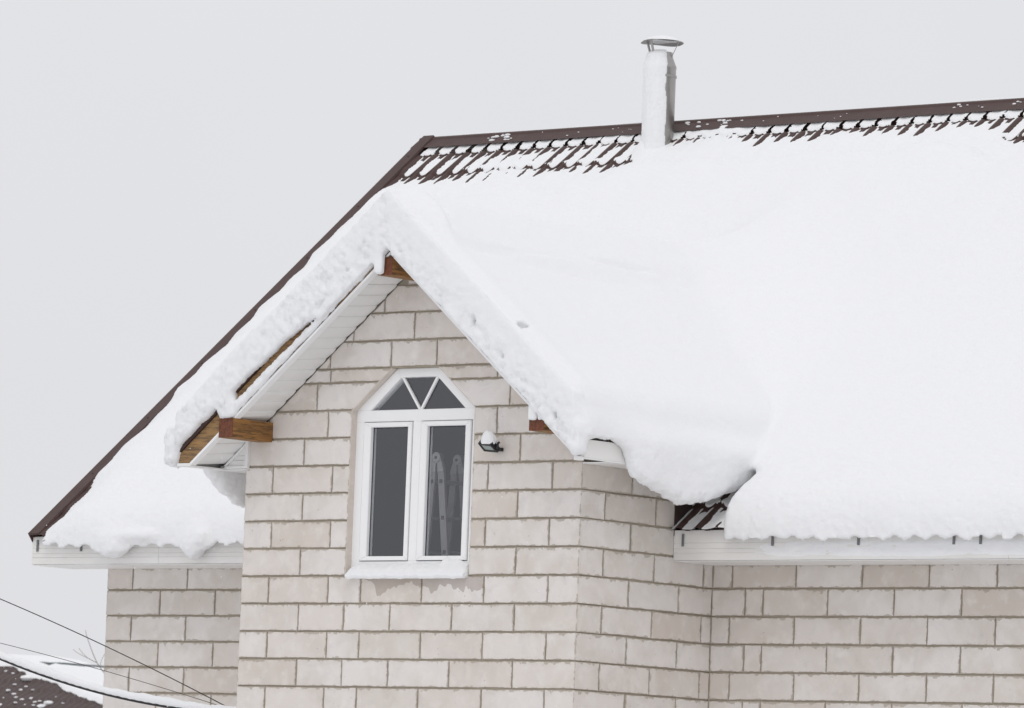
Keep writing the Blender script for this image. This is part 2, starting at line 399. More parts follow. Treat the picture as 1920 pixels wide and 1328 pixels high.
# (z0, z1, joints left of the window or whole row, joints right of it)
ROWS = {}
for k, (odd) in enumerate(range(0, 4)): pass
F_rows = [
 (0, 1, [-BW, -3.071, -2.461, WX0], [WX1, -.906, -.284, 0]),
 (-1, 0, [-BW, -2.753, WX0], [WX1, -.608, 0]),
 (-2, -1, [-BW, -3.067, -2.458, WX0], [WX1, -.913, -.295, 0]),
 (-3, -2, [-BW, -2.756, WX0], [WX1, -.607, 0]),
 (-4, -3, [-BW, -3.068, -2.459, -2.129, -1.517, -.905, -.289, 0], None),
 (-5, -4, [-BW, -2.751, -2.291, -1.825, -1.211, -.602, 0], None),
 (-6, -5, [-BW, -3.063, -2.451, -2.125, -1.510, -.898, -.285, 0], None),
 (-7, -6, [-BW, -2.750, -2.287, -1.823, -1.218, -.600, 0], None),
 (-8, -7, [-BW, -3.062, -2.457, -2.127, -1.513, -.892, -.283, 0], None),
 (-9, -8, [-BW, -2.750, -2.287, -1.823, -1.218, -.600, 0], None),
 (-10, -9, [-BW, -3.062, -2.457, -2.127, -1.513, -.892, -.283, 0], None),
 (1, 2, [-BW, -2.758, WX0], [WX1, -.604, 0]),
 (2, 3, [-BW, -3.136, -2.526, WX0], [WX1, -.837, -.23, 0]),
 (3, 4, [-3.30, -2.650, -1.95], [-1.33, -.722, -.11]),
 (4, 4.5, [-3.13, -2.519, -1.87], [-1.45, -.850, -.24]),
 (4.5, 5.475, [-3.14, -2.528, -1.912, -1.456, -.846, -.24], None),
 (5.475, 6.48, [-2.91, -2.299, -1.689, -1.08, -.47], None),
 (6.48, 7.46, [-2.61, -1.998, -1.388, -.78], None),
 (7.46, 8.5, [-2.41, -1.802, -1.2], None)]
side_even = {0: [.603, 1.213], -2: [.611, 1.215], -4: [.609, 1.218], -6: [.605, 1.215], -8: [.618, 1.226], -10: [.61, 1.22]}
side_odd = {-1: [.29, .904, 1.515], -3: [.293, .907, 1.513], -5: [.296, .898, 1.503], -7: [.294, .895, 1.505], -9: [.295, .9, 1.51], 1: [.29, .9, 1.51]}
def win_cells(P, right):
    if right: P = cut_line(P, CR[0], CR[1], (0, 2)) if P and P[0] else P
    else: P = cut_line(P, CL[0], CL[1], (-4, 2))
    return P
stuffb = []
def lay(n0, n1, js, jr, collect=None):
    z0, z1 = n0*H+JZ, n1*H-JZ
    for part, J in (('l', js), ('r', jr)):
        if not J: continue
        for a, b in zip(J[:-1], J[1:]):
            la = 0 if (abs(a+BW) < 1e-6 or a == WX1) else JX; lb = 0 if (b == 0 or b == WX0) else JX
            if n0 == 7.46 and abs(a+1.802) < .01: la = .028
            P = rect(a+la, b-lb, z0, z1); corner = (b == 0)
            if .63 < n1*H and n0*H < .94 and n0 >= 3:
                if part == 'l' and b > -2.4: P = cut_line(P, CL[0], CL[1], (-4, 2))
                if part == 'r' and a < -1.0: P = cut_line(P, CR[0], CR[1], (1, 2))
            P = gable_clip(P, .035)
            if len(P) < 3 or area(P) < .0015: continue
            dep = .22
            if corner: dep = .603-JX if n0 in side_even else .29-JX
            wetb = n0 == -4 and -2.3 < a < -.95
            block(P, 'y', 0, dep, bay_wall, corner, wet_m if wetb else None, collect)
for row in F_rows: lay(*row)
for n0 in range(-21, -10):
    lay(n0, n0+1, [-BW, -3.062, -2.457, -1.85, -1.24, -.892, -.283, 0] if n0 % 2 == 0 else [-BW, -2.75, -2.14, -1.53, -.92, -.6, 0], None, stuffb)
def lay_side(n0, J, parent, collect=None):
    z0, z1 = n0*H+JZ, (n0+1)*H-JZ; J = [j for j in J if j < DY]+[DY]
    for a, b in zip(J[:-1], J[1:]):
        block(rect(a+JX, b-(0 if b == DY else JX), z0, z1), 'x', 0, .22, parent, collect=collect)
for n0, J in list(side_even.items())+list(side_odd.items()): lay_side(n0, J, side_wall)
for n0 in range(-21, -10): lay_side(n0, [.603, 1.213] if n0 % 2 == 0 else [.29, .9, 1.51], side_wall, stuffb)
# left flank of the bay: hidden from the photograph's side, laid the same way
def lay_lflank(n0, J):
    z0, z1 = n0*H+JZ, (n0+1)*H-JZ; J = J+[DY]
    for a, b in zip(J[:-1], J[1:]):
        P = rect(a+JX, b-JX, z0, z1); V = []
        stuffb.append(boxgeo(-BW, -BW+.2, a+JX, b-JX, z0, z1))
def boxgeo(x0, x1, y0, y1, z0, z1):
    V = [(x0, y0, z0), (x1, y0, z0), (x1, y1, z0), (x0, y1, z0), (x0, y0, z1), (x1, y0, z1), (x1, y1, z1), (x0, y1, z1)]
    F = [(0, 3, 2, 1), (4, 5, 6, 7), (0, 1, 5, 4), (1, 2, 6, 5), (2, 3, 7, 6), (3, 0, 4, 7)]
    lo = [(.1, .1)]*24; return (V, F, lo, lo)
for n0 in range(-21, 2): lay_lflank(n0, [.23, .84, 1.45] if n0 % 2 else [.23, .53, 1.14])
def lay_main(n0, J, parent, right, collect=None):
    z0, z1 = n0*H+JZ, (n0+1)*H-JZ; z1 = min(z1, -.455) if n0 == -3 else z1
    for a, b in zip(J[:-1], J[1:]):
        la = 0 if (a == XL) else JX; lb = JX
        if right and a == 0: la = .004
        block(rect(a+la, b-lb, z0, z1), 'y', DY, .22, parent, collect=collect)
A = {-3: [0, .186, .792, 1.406, 2.019, 2.629, 3.24, 3.85, XR], -4: [0, .318, .486, 1.092, 1.706, 2.317, 2.93, 3.54, 4.15, XR],
     -5: [0, .175, .787, 1.403, 2.015, 2.625, 3.24, 3.85, XR], -6: [0, .321, .487, 1.1, 1.71, 2.319, 2.93, 3.54, 4.15, XR],
     -7: [0, .191, .801, 1.408, 2.024, 2.625, 3.24, 3.85, XR], -8: [0, .321, .493, 1.103, 1.713, 2.350, 2.96, 3.57, XR], -9: [0, .19, .8, 1.41, 2.02, 2.63, 3.24, 3.85, XR], -10: [0, .32, .49, 1.1, 1.71, 2.32, 2.93, 3.54, XR]}
for n0, J in A.items(): lay_main(n0, J, right_wall, True)
B = {0: [XL, -6.036, -5.426, -4.815, -4.205, -3.595, -BW], 1: [XL, -5.721, -5.111, -4.50, -3.89, -BW]}
for n0 in range(-10, -2): lay_main(n0, B[(n0+3) % 2], left_wall, False)
for n0 in range(-21, -10):
    lay_main(n0, A[-3 if n0 % 2 else -6], right_wall, True, stuffb); lay_main(n0, B[(n0+3) % 2], left_wall, False, stuffb)
V = []; F = []; lo = []; hi = []
for v, f, l1, h1 in stuffb:
    b = len(V); V += v; F += [tuple(i+b for i in q) for q in f]; lo += l1; hi += h1
lowb = mesh_obj('lower_blocks', V, F, blk_m, house, False, None, {'lo': lo, 'hi': hi}); lowb['kind'] = 'stuff'

MB().box(.0005, .0085, DY-.003, DY+REC, GZ, -.46).obj('corner_joint', mortar_m, house)
# ------------------------------------------------------------------ window
win = empty('window', (-1.68, .065, 0), house)
YW = .062
m = MB()   # reveal lining and back of the opening
def fbar(P, y0=YW, y1=YW+.075, ch=.005): return [(P, y0, y1, ch)]
fm = MB()
for P in [[(WX0, WZ0), (-2.209, WZ0), (-2.209, .545), (WX0, .545)], [(-1.128, WZ0), (-1.050, WZ0), (-1.050, .545), (-1.128, .545)],
          [(-2.209, WZ0), (-1.128, WZ0), (-1.128, -.522), (-2.209, -.522)], [(-1.718, -.522), (-1.636, -.522), (-1.636, .545), (-1.718, .545)],
          [(WX0, .545), (-1.050, .545), (-1.050, .634), (WX0, .634)],
          [(WX0, .634), (-2.150, .634), (-1.857, .881), (-1.893, .950)], [(-1.893, .950), (-1.857, .881), (-1.494, .881), (-1.447, .950)],
          [(-1.447, .950), (-1.494, .881), (-1.207, .634), (-1.050, .634)]]:
    fm.prism(P, 'y', YW, YW+.075, .004)
fm.obj('frame', pvc_m, win)
def ring(x0, x1, z0, z1, w, wr=None):
    m = MB(); wr = w if wr is None else wr; i0, i1, k0, k1 = x0+w, x1-wr, z0+.033, z1-.037
    for P in [[(x0, z0), (i0, k0), (i0, k1), (x0, z1)], [(i1, k0), (x1, z0), (x1, z1), (i1, k1)], [(x0, z0), (x1, z0), (i1, k0), (i0, k0)], [(i0, k1), (i1, k1), (x1, z1), (x0, z1)]]:
        m.prism(P, 'y', YW-.012, YW+.06, .006)
    return m
# gasket shadow gap: dark rubber seals round both sashes
sg = MB()
for x0, x1 in ((-2.209, -1.718), (-1.636, -1.128)):
    for P in [rect(x0, x0+.006, -.522, .545), rect(x1-.006, x1, -.522, .545), rect(x0+.006, x1-.006, -.522, -.516), rect(x0+.006, x1-.006, .539, .545)]:
        sg.prism(P, 'y', YW+.03, YW+.07)
sg.obj('seal', dark_m, win)
ring(-2.203, -1.724, -.517, .540, .071, .038).obj('sash', pvc_m, win); ring(-1.630, -1.134, -.517, .540, .063, .056).obj('sash', pvc_m, win)
for x0, x1 in ((-2.132, -1.762), (-1.567, -1.190)):
    g2 = MB()
    for P in [rect(x0-.001, x0+.005, -.485, .504), rect(x1-.005, x1+.001, -.485, .504), rect(x0+.005, x1-.005, -.485, -.479), rect(x0+.005, x1-.005, .498, .504)]:
        g2.prism(P, 'y', YW+.022, YW+.028)
    g2.obj('seal', dark_m, win)
    MB().prism(rect(x0, x1, -.486, .505), 'y', YW+.030, YW+.052).obj('pane', glass_m, win)
MB().prism([(-2.152, .632), (-1.205, .632), (-1.492, .882), (-1.859, .882)], 'y', YW+.030, YW+.052).obj('pane', glass_m, win)
for a, b in (((-1.850, .883), (-1.665, .632)), ((-1.503, .883), (-1.655, .632))):
    dx = .0125
    MB().prism([(a[0]-dx, a[1]), (b[0]-dx-.002, b[1]), (b[0]+dx-.002, b[1]), (a[0]+dx, a[1])], 'y', YW+.010, YW+.029, .003).obj('muntin', pvc_m, win)
# foam / plaster reveal strip at the left side and head
def rvp(*a): MB().prism(*a).obj('reveal', reveal_m, win)
rvp([(.002, WZ0), (YW+.07, WZ0), (YW+.07, .635), (.002, .635)], 'x', WX0-.004, WX0+.003)
a, b = Vector(CL[0]), Vector(CL[1]); nn = Vector((-(b-a).y, (b-a).x)).normalized()*.004
rvp([tuple(a+nn), tuple(a-nn), tuple(b-nn), tuple(b+nn)], 'y', .003, YW+.07)
a, b = Vector(CR[0]), Vector(CR[1]); nn = Vector((-(b-a).y, (b-a).x)).normalized()*.004
rvp([tuple(a+nn), tuple(a-nn), tuple(b-nn), tuple(b+nn)], 'y', .003, YW+.07)
MB().prism([(-.030, -.662), (-.030, -.640), (YW, -.615), (YW, -.637)], 'x', -2.235, -1.075).obj('sill', pvc_m, win)
# room seen through the panes
def room():
    m = MB(); x0, x1, y0, y1, z0, z1 = -2.9, -.45, .285, 1.55, -1.75, 1.02
    t = .03
    m.box(x0, x1, y1, y1+t, z0, z1); m.box(x0, x1, y0, y1, z0-t, z0); m.box(x0, x1, y0, y1, z1, z1+t)
    m.box(x0-t, x0, y0, y1, z0, z1); m.box(x1, x1+t, y0, y1, z0, z1); return m
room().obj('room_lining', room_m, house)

# ------------------------------------------------------------------ main roof
P_W = .185
def wave(x): return .028*(.5+.5*np.cos(2*np.pi*(x-.075)/P_W))**1.4
def rowoff(s, x): 
    q = (s+.02*np.cos(2*np.pi*(x-.075)/P_W)+.05)/.35
    return .020*(q-np.floor(q))
def tile_h(x, s): return wave(x)+rowoff(s, x)
SMAX = (RY-1.094)/COSM
def grid_faces(nu, nv):
    i = np.arange(nu-1)[:, None]*nv+np.arange(nv-1)[None, :]
    return np.stack([i, i+nv, i+nv+1, i+1], -1).reshape(-1, 4)
roof = empty('main_roof', (-1.7, RY, 3.6), house)
def main_sheet(x0, x1, s0, s1, name):
    nx = int((x1-x0)/P_W*12)+1; xs = np.linspace(x0, x1, nx)
    ss = []
    k = 0
    base = (-.05) % .35
    while True:
        e_ = base+k*.35
        for dlt in (0.0, .012, .12, .24, .337): ss.append(e_+dlt)
        k += 1
        if e_ > s1: break
    ss = np.unique(np.clip(np.array(ss), s0, s1))
    X, S = np.meshgrid(xs, ss, indexing='ij')
    Hh = tile_h(X, S)
    Y = RY-S*COSM-Hh*SL*COSM*1.0; Z = zmain(RY-S*COSM)+Hh*COSM
    V = np.stack([X, Y, Z], -1).reshape(-1, 3); F = grid_faces(len(xs), len(ss))
    return mesh_obj(name, V, F[:, ::-1], tile_m, roof, True)
main_sheet(VX+.03, BXL+.33, .06, SMAX, 'metal_sheet')
main_sheet(BXL+.33, .0, .06, (RY-DY-.31)/COSM, 'metal_sheet')
main_sheet(.004, XR, .06, SMAX, 'metal_sheet')
# rear slope, plain
rs = MB(); rs.add([(VX, RY, zmain(RY)), (XR, RY, zmain(RY)), (XR, 2*RY-EY, EZ), (VX, 2*RY-EY, EZ)], [(0, 1, 2, 3)]); rs.obj('rear_slope', tile_m, roof)
# ridge cap: two flanges and a raised rounded bead
pr_ = [(-.180, -.080), (-.062, .004), (-.052, .024), (-.020, .038), (.020, .038), (.052, .024), (.062, .004), (.180, -.080)]
def ridge(x0, x1):
    m = MB(); z0 = zmain(RY)-.010
    lo_ = [(x0, RY+a, z0+b) for a, b in pr_]; hi_ = [(x1, RY+a, z0+b) for a, b in pr_]; n = len(pr_)
    m.add(lo_+hi_, [(i, i+1, n+i+1, n+i) for i in range(n-1)]+[tuple(range(n))[::-1], tuple(range(n, 2*n))]); return m
XJ = [VX-.03, -4.62, -2.66, -.66, 1.34, 3.3, XR]
for a, b in zip(XJ[:-1], XJ[1:]):
    rc = ridge(a, b+.0).obj('ridge_cap', trim_m, roof)
# verge (wind) trim
def verge():
    m = MB(); s1 = SMAX-.015
    def pt(x, s, h): return (x, RY-s*COSM-h*SL*COSM, zmain(RY-s*COSM)+h*COSM)
    prof = [(VX+.125, .030), (VX+.118, .052), (VX, .052), (VX-.006, .048), (VX-.006, -.06), (VX+.006, -.06), (VX+.006, .03)]
    V = [pt(x, -.0, h) for x, h in prof]+[pt(x, s1, h) for x, h in prof]; n = len(prof)
    m.add(V, [(i, (i+1) % n, n+(i+1) % n, n+i) for i in range(n)]+[tuple(range(n))[::-1], tuple(range(n, 2*n))]); return m
vt = verge().obj('verge_trim', trim_m, roof)
for k in range(13):
    s = .35+k*.83
    if s > SMAX-.1: break
    p = (VX+.06, RY-s*COSM-.052*SL*COSM, zmain(RY-s*COSM)+.052*COSM)
    sc_ = MB().rev([(.009, -.002), (.009, .003), (.005, .006)], p, 8).obj('screw', screw_m, vt)
# fascia, eave soffit
def fascia(x0, x1):
    z0, z1 = -.455, -.228; y = EY; g_ = .004
    prof = [(y, z0), (y, z0+.052), (y+g_, z0+.055), (y, z0+.058), (y, z0+.085), (y+g_, z0+.088), (y, z0+.091), (y, z0+.128), (y+g_, z0+.131), (y, z0+.134), (y, z1), (y+.02, z1), (y+.02, z0)]
    n = len(prof); m = MB(); m.add([(x0, *p) for p in prof]+[(x1, *p) for p in prof], [(i, (i+1) % n, n+(i+1) % n, n+i) for i in range(n)]+[tuple(range(n))[::-1], tuple(range(n, 2*n))]); return m
for a, b in ((VX, -5.30), (-5.297, -BW-.002), (.003, 3.068), (3.071, XR)): fascia(a, b).obj('fascia_board', fascia_m, roof)
for a, b in ((VX, -BW-.002), (.003, XR)):
    n = int((b-a)/.30); w = (b-a)/n
    for k in range(n): MB().box(a+k*w+.001, a+(k+1)*w-.001, EY+.003, DY-.003, -.463, -.457, .002).obj('soffit_plank', soffit_m, roof)
MB().prism([(EY+.02, -.455), (DY, -.455), (DY, zmain(DY)-.05), (EY+.02, -.28)], 'x', VX, VX+.02).obj('soffit_end', soffit_m, roof)
# sloping overhang under the verge
MB().add([(VX, EY, -.40), (XL, EY, -.40), (XL, RY, zmain(RY)-.14), (VX, RY, zmain(RY)-.14)], [(0, 1, 2, 3)]).obj('verge_soffit', soffit_m, roof)
for x in (.093, .938, 1.729, 2.587, 2.823, -6.66, -6.163):
    MB().box(x-.010, x+.010, EY-.012, EY-.004, -.350, -.255, .002).obj('gutter_bracket', galv_m, roof)

# ------------------------------------------------------------------ bay roof
broof = empty('bay_roof', (AX, .8, AZ), house)
def ybay(z): return (z-EZ)/SL+EY
def bay_sheet(side):
    ex = (BXL-.03) if side < 0 else (BXR+.03); slp = SLL if side < 0 else SLR
    ny = 150; ys = np.linspace(-.47, 4.2, ny); us = np.linspace(0, abs(ex-AX), 40)
    U, Y = np.meshgrid(us, ys, indexing='ij'); c_ = 1/math.sqrt(1+slp*slp)
    hh = .02*(.5+.5*np.cos(2*np.pi*Y/P_W))+.014*((U/.27) % 1)
    X = AX+side*(U+hh*slp*c_); Z = AZ+TH-slp*U+hh*c_-.02
    keep = zmain(Y) < Z+.10
    V = np.stack([X, Y, Z], -1).reshape(-1, 3); F = grid_faces(len(us), ny); k = keep.reshape(-1); F = F[k[F].all(1)]
    if side > 0: F = F[:, ::-1]
    return mesh_obj('metal_sheet', V, F, tile_m, broof, True)
bay_sheet(-1); bay_sheet(1)
def slab_along(side, y0, y1, lo_, hi_, xa, xe):
    f = lambda x: zf(x)
    P = [(xa, f(xa)+lo_), (xe, f(xe)+lo_), (xe, f(xe)+hi_), (xa, f(xa)+hi_)]
    return MB().prism(P, 'y', y0, y1, .004)
# barge boards (plane wood), brown trim above, thin white J-channel below
for sd_, xe in ((-1, BXL), (1, BXR)):
    o = slab_along(sd_, BYF, BYF+.04, .0, .175, AX, xe)
    # boards stop on a level cut at the eave
    o = MB(); P = [(AX, zf(AX)), (xe, zf(xe)), (xe, zf(xe)+.175), (AX, zf(AX)+.175)]
    P = clip(P, 0, -1, -.215); o.prism(P, 'y', BYF, BYF+.04, .003)
    bo = o.obj('barge_board', barge_m, broof)
    MB().prism([(AX, zf(AX)+.176), (xe-.0, zf(xe)+.176), (xe, zf(xe)+TH+.015), (AX, zf(AX)+TH+.015)], 'y', BYF-.022, BYF+.03, .003).obj('barge_trim', tile_m, broof)
    xa = AX+sd_*.001; xz = -3.554 if sd_ < 0 else .300
    MB().prism([(xa, zf(xa)-.016), (xz, zf(xz)-.016), (xz, zf(xz)+.010), (xa, zf(xa)+.010)], 'y', BYF-.012, BYF+.05, .003).obj('channel_trim', pvc_m, broof)
# planks of the sloped soffit, one by one, slightly lapped so that the wall line is toothed
def planks(side):
    slp = SLL if side < 0 else SLR; L = abs((-3.56 if side < 0 else .305)-AX); n = 20; w = L/n
    for k in range(n):
        u0_, u1_ = k*w, (k+1)*w+.006
        if side < 0 and k == 0: u0_ = .03
        def p(u, y, l):
            x = AX+side*u; base = zf(x)+ (.0 if y < -.3 else .042)
            return (x, y, base+l)
        lap = .011
        # cross-section: curved plank, low edge tucked up
        V = []; us = [u0_, u0_+.25*w, u0_+.6*w, u1_]; ls = [.002, -.003, .002, lap]
        for y in (BYF+.012, -.003):
            for u, l in zip(us, ls): V.append(p(u, y, l))
            for u, l in zip(us[::-1], ls[::-1]): V.append(p(u, y, l+.014))
        F = [tuple(range(8))[::-1], tuple(range(8, 16))]+[(i, (i+1) % 8, 8+(i+1) % 8, 8+i) for i in range(8)]
        MB().add(V, F).obj('soffit_plank', soffit_m, broof)
planks(-1); planks(1)
# eave boxes on both flanks
def eave_box(side):
    xe = BXL if side < 0 else BXR; xi = -BW-.0 if side < 0 else .003; xw = min(xe, xi), max(xe, xi)
    y1 = ybay(.30)
    # bottom boards
    ys = [BYF, .12, .75, 1.39]
    for a, b in zip(ys[:-1], ys[1:]):
        yb0 = max(a, BYF-.01); xx0, xx1 = xw
        if a == BYF: 
            q0, q1 = (BXL, -3.555) if side < 0 else (.300, BXR); MB().box(q0, q1, BYF-.005, -.002, .190, .200, .002).obj('eave_soffit', soffit_m, broof)
            MB().box(xx0, xx1, -.001, b-.002, .190, .200, .002).obj('eave_soffit', soffit_m, broof)
        else: MB().box(xx0, xx1, a, b-.002, .190, .200, .002).obj('eave_soffit', soffit_m, broof)
    x0, x1 = (xe, xe+.018) if side < 0 else (xe-.018, xe)
    for a, b in ((BYF+.06, .118), (.121, .95), (.953, ybay(.32))):
        MB().box(x0, x1, a, b, .201, .335, .003).obj('fascia_board', fascia_m, broof)
eave_box(-1); eave_box(1)
# left end: closing panels and trims on the wall plane
cl = MB(); zt_ = zf(-BW)+.05
for z0, z1, yy in ((.202, .262, -.012), (.264, .300, -.004), (.302, .42, -.012)):
    P = clip(clip(rect(-3.60, -3.330, z0, z1), -SLL, 1, AZ+.03-SLL*AX), 0, 1, .405)
    if len(P) > 2: cl.prism(P, 'y', yy, -.001)
cl.obj('closing_panel', soffit_m, broof)
MB().box(-3.352, -3.318, -.03, -.0005, .205, .425, .004).obj('corner_trim', soffit_m, broof)
xa, xb = -3.575, -3.352
MB().prism([(xa, zf(xa)+.012), (xa, zf(xa)+.035), (xb, zf(xb)+.035), (xb, zf(xb)+.012)], 'y', -.03, -.002, .004).obj('corner_trim', soffit_m, broof)
MB().box(-3.60, -3.352, -.03, -.002, .201, .222, .004).obj('corner_trim', soffit_m, broof)
MB().box(BXL-.004, -3.535, BYF-.016, BYF+.05, .188, .212, .003).obj('corner_trim', soffit_m, broof)
MB().box(.275, BXR+.004, BYF-.016, BYF+.05, .176, .205, .003).obj('corner_trim', soffit_m, broof)
MB().prism([(1.128, -.27), (1.128, .012), (1.31, .10), (1.95, .46), (2.1, .46), (2.1, .30), (DY, .05)], 'x', .006, .0).obj('recess_shade_plate', screw_m, broof)  # near-black plate standing in for the shadowed recess under the bay eave
# purlin beams
def beam(x0, x1, z0, z1, yf=-.462):
    b = MB().box(x0, x1, yf+.004, .30, z0, z1, .0).obj('purlin', beam_m, broof)
    MB().box(x0+.001, x1-.001, yf, yf+.004, z0+.001, z1-.001, .002).obj('end_grain', endgr_m, b)
beam(-3.238, -3.092, .402, .552); beam(-.148, -.002, .398, .545); beam(-1.690, -1.548, 1.605, 1.742, -.452)

# ------------------------------------------------------------------ chimney pipe
CHX, CHY, CHZ = -3.845, 5.636, 3.40
chim = empty('chimney', (CHX, CHY, CHZ), house)
RC = .128
MB().rev([(RC, -.40), (RC, .70), (RC+.003, .705), (RC+.003, .72), (RC-.004, .735), (.098, .80), (.094, .845)], (CHX, CHY, CHZ), 40).obj('pipe', steel_m, chim, True)
MB().rev([(RC+.008, .625), (RC+.008, .645)], (CHX, CHY, CHZ), 40).obj('clamp_band', steel_m, chim, True)
def capc():
    m = MB(); n = 40; V = []; F = []
    prof = [(.002, .975), (.09, .960), (.172, .938), (.185, .930), (.172, .931), (.09, .945), (.002, .955)]
    for r, z in prof:
        for k in range(n):
            q = 2*math.pi*k/n; V.append((CHX+r*math.cos(q), CHY+r*math.sin(q), CHZ+z-.002+.006*math.sin(3*q)*(r/.18)))
    for i in range(len(prof)-1):
        for k in range(n): F.append((i*n+k, i*n+(k+1) % n, (i+1)*n+(k+1) % n, (i+1)*n+k))
    return m.add(V, F)
capc().obj('cap', capm_m, chim, True)
for q in (math.radians(205), math.radians(262)):
    a = (CHX+.092*math.cos(q), CHY+.092*math.sin(q), CHZ+.80); b = (CHX+.135*math.cos(q), CHY+.135*math.sin(q), CHZ+.95)
    MB().tube([a, b], .011, 6).obj('strut', steel_m, chim)
q = math.radians(10); MB().tube([(CHX+.095*math.cos(q), CHY+.095*math.sin(q), CHZ+.80), (CHX+.165*math.cos(q), CHY+.165*math.sin(q), CHZ+.94)], .003, 6).obj('strut', steel_m, chim)

# ------------------------------------------------------------------ snow: one signed-distance field, meshed with surface nets
def sm01(x, a, b): t = np.clip((x-a)/(b-a), 0, 1); return t*t*(3-2*t)
def smax(a, b, k): h = np.maximum(k-np.abs(a-b), 0)/k; return np.maximum(a, b)+h*h*k*.25
def smin(a, b, k): h = np.maximum(k-np.abs(a-b), 0)/k; return np.minimum(a, b)-h*h*k*.25
_ph = RNG.uniform(0, 6.28, (8, 3)); _dr = RNG.uniform(-1, 1, (8, 3))
def lowf(x, y, f, o=0):
    r = 0
    for i in range(4):
        a = _ph[(i+o) % 8]; v = _dr[(i+o) % 8]
        ang = a[0]; r = r+np.sin(f*(1+.37*i)*(x*np.cos(ang)+y*np.sin(ang))+a[1])*(.8**i)
    return r*.4
def boxd(x, y, z, c, h, r):
    qx = np.abs(x-c[0])-h[0]+r; qy = np.abs(y-c[1])-h[1]+r; qz = np.abs(z-c[2])-h[2]+r
    return np.sqrt(np.maximum(qx, 0)**2+np.maximum(qy, 0)**2+np.maximum(qz, 0)**2)+np.minimum(np.maximum(qx, np.maximum(qy, qz)), 0)-r
def s0f(x): return .54+.37*(1-sm01(x, -4.25, -3.75))+.24*sm01(x, -.55, .1)+.05*np.sin(x*4.3)+.03*np.sin(x*11)
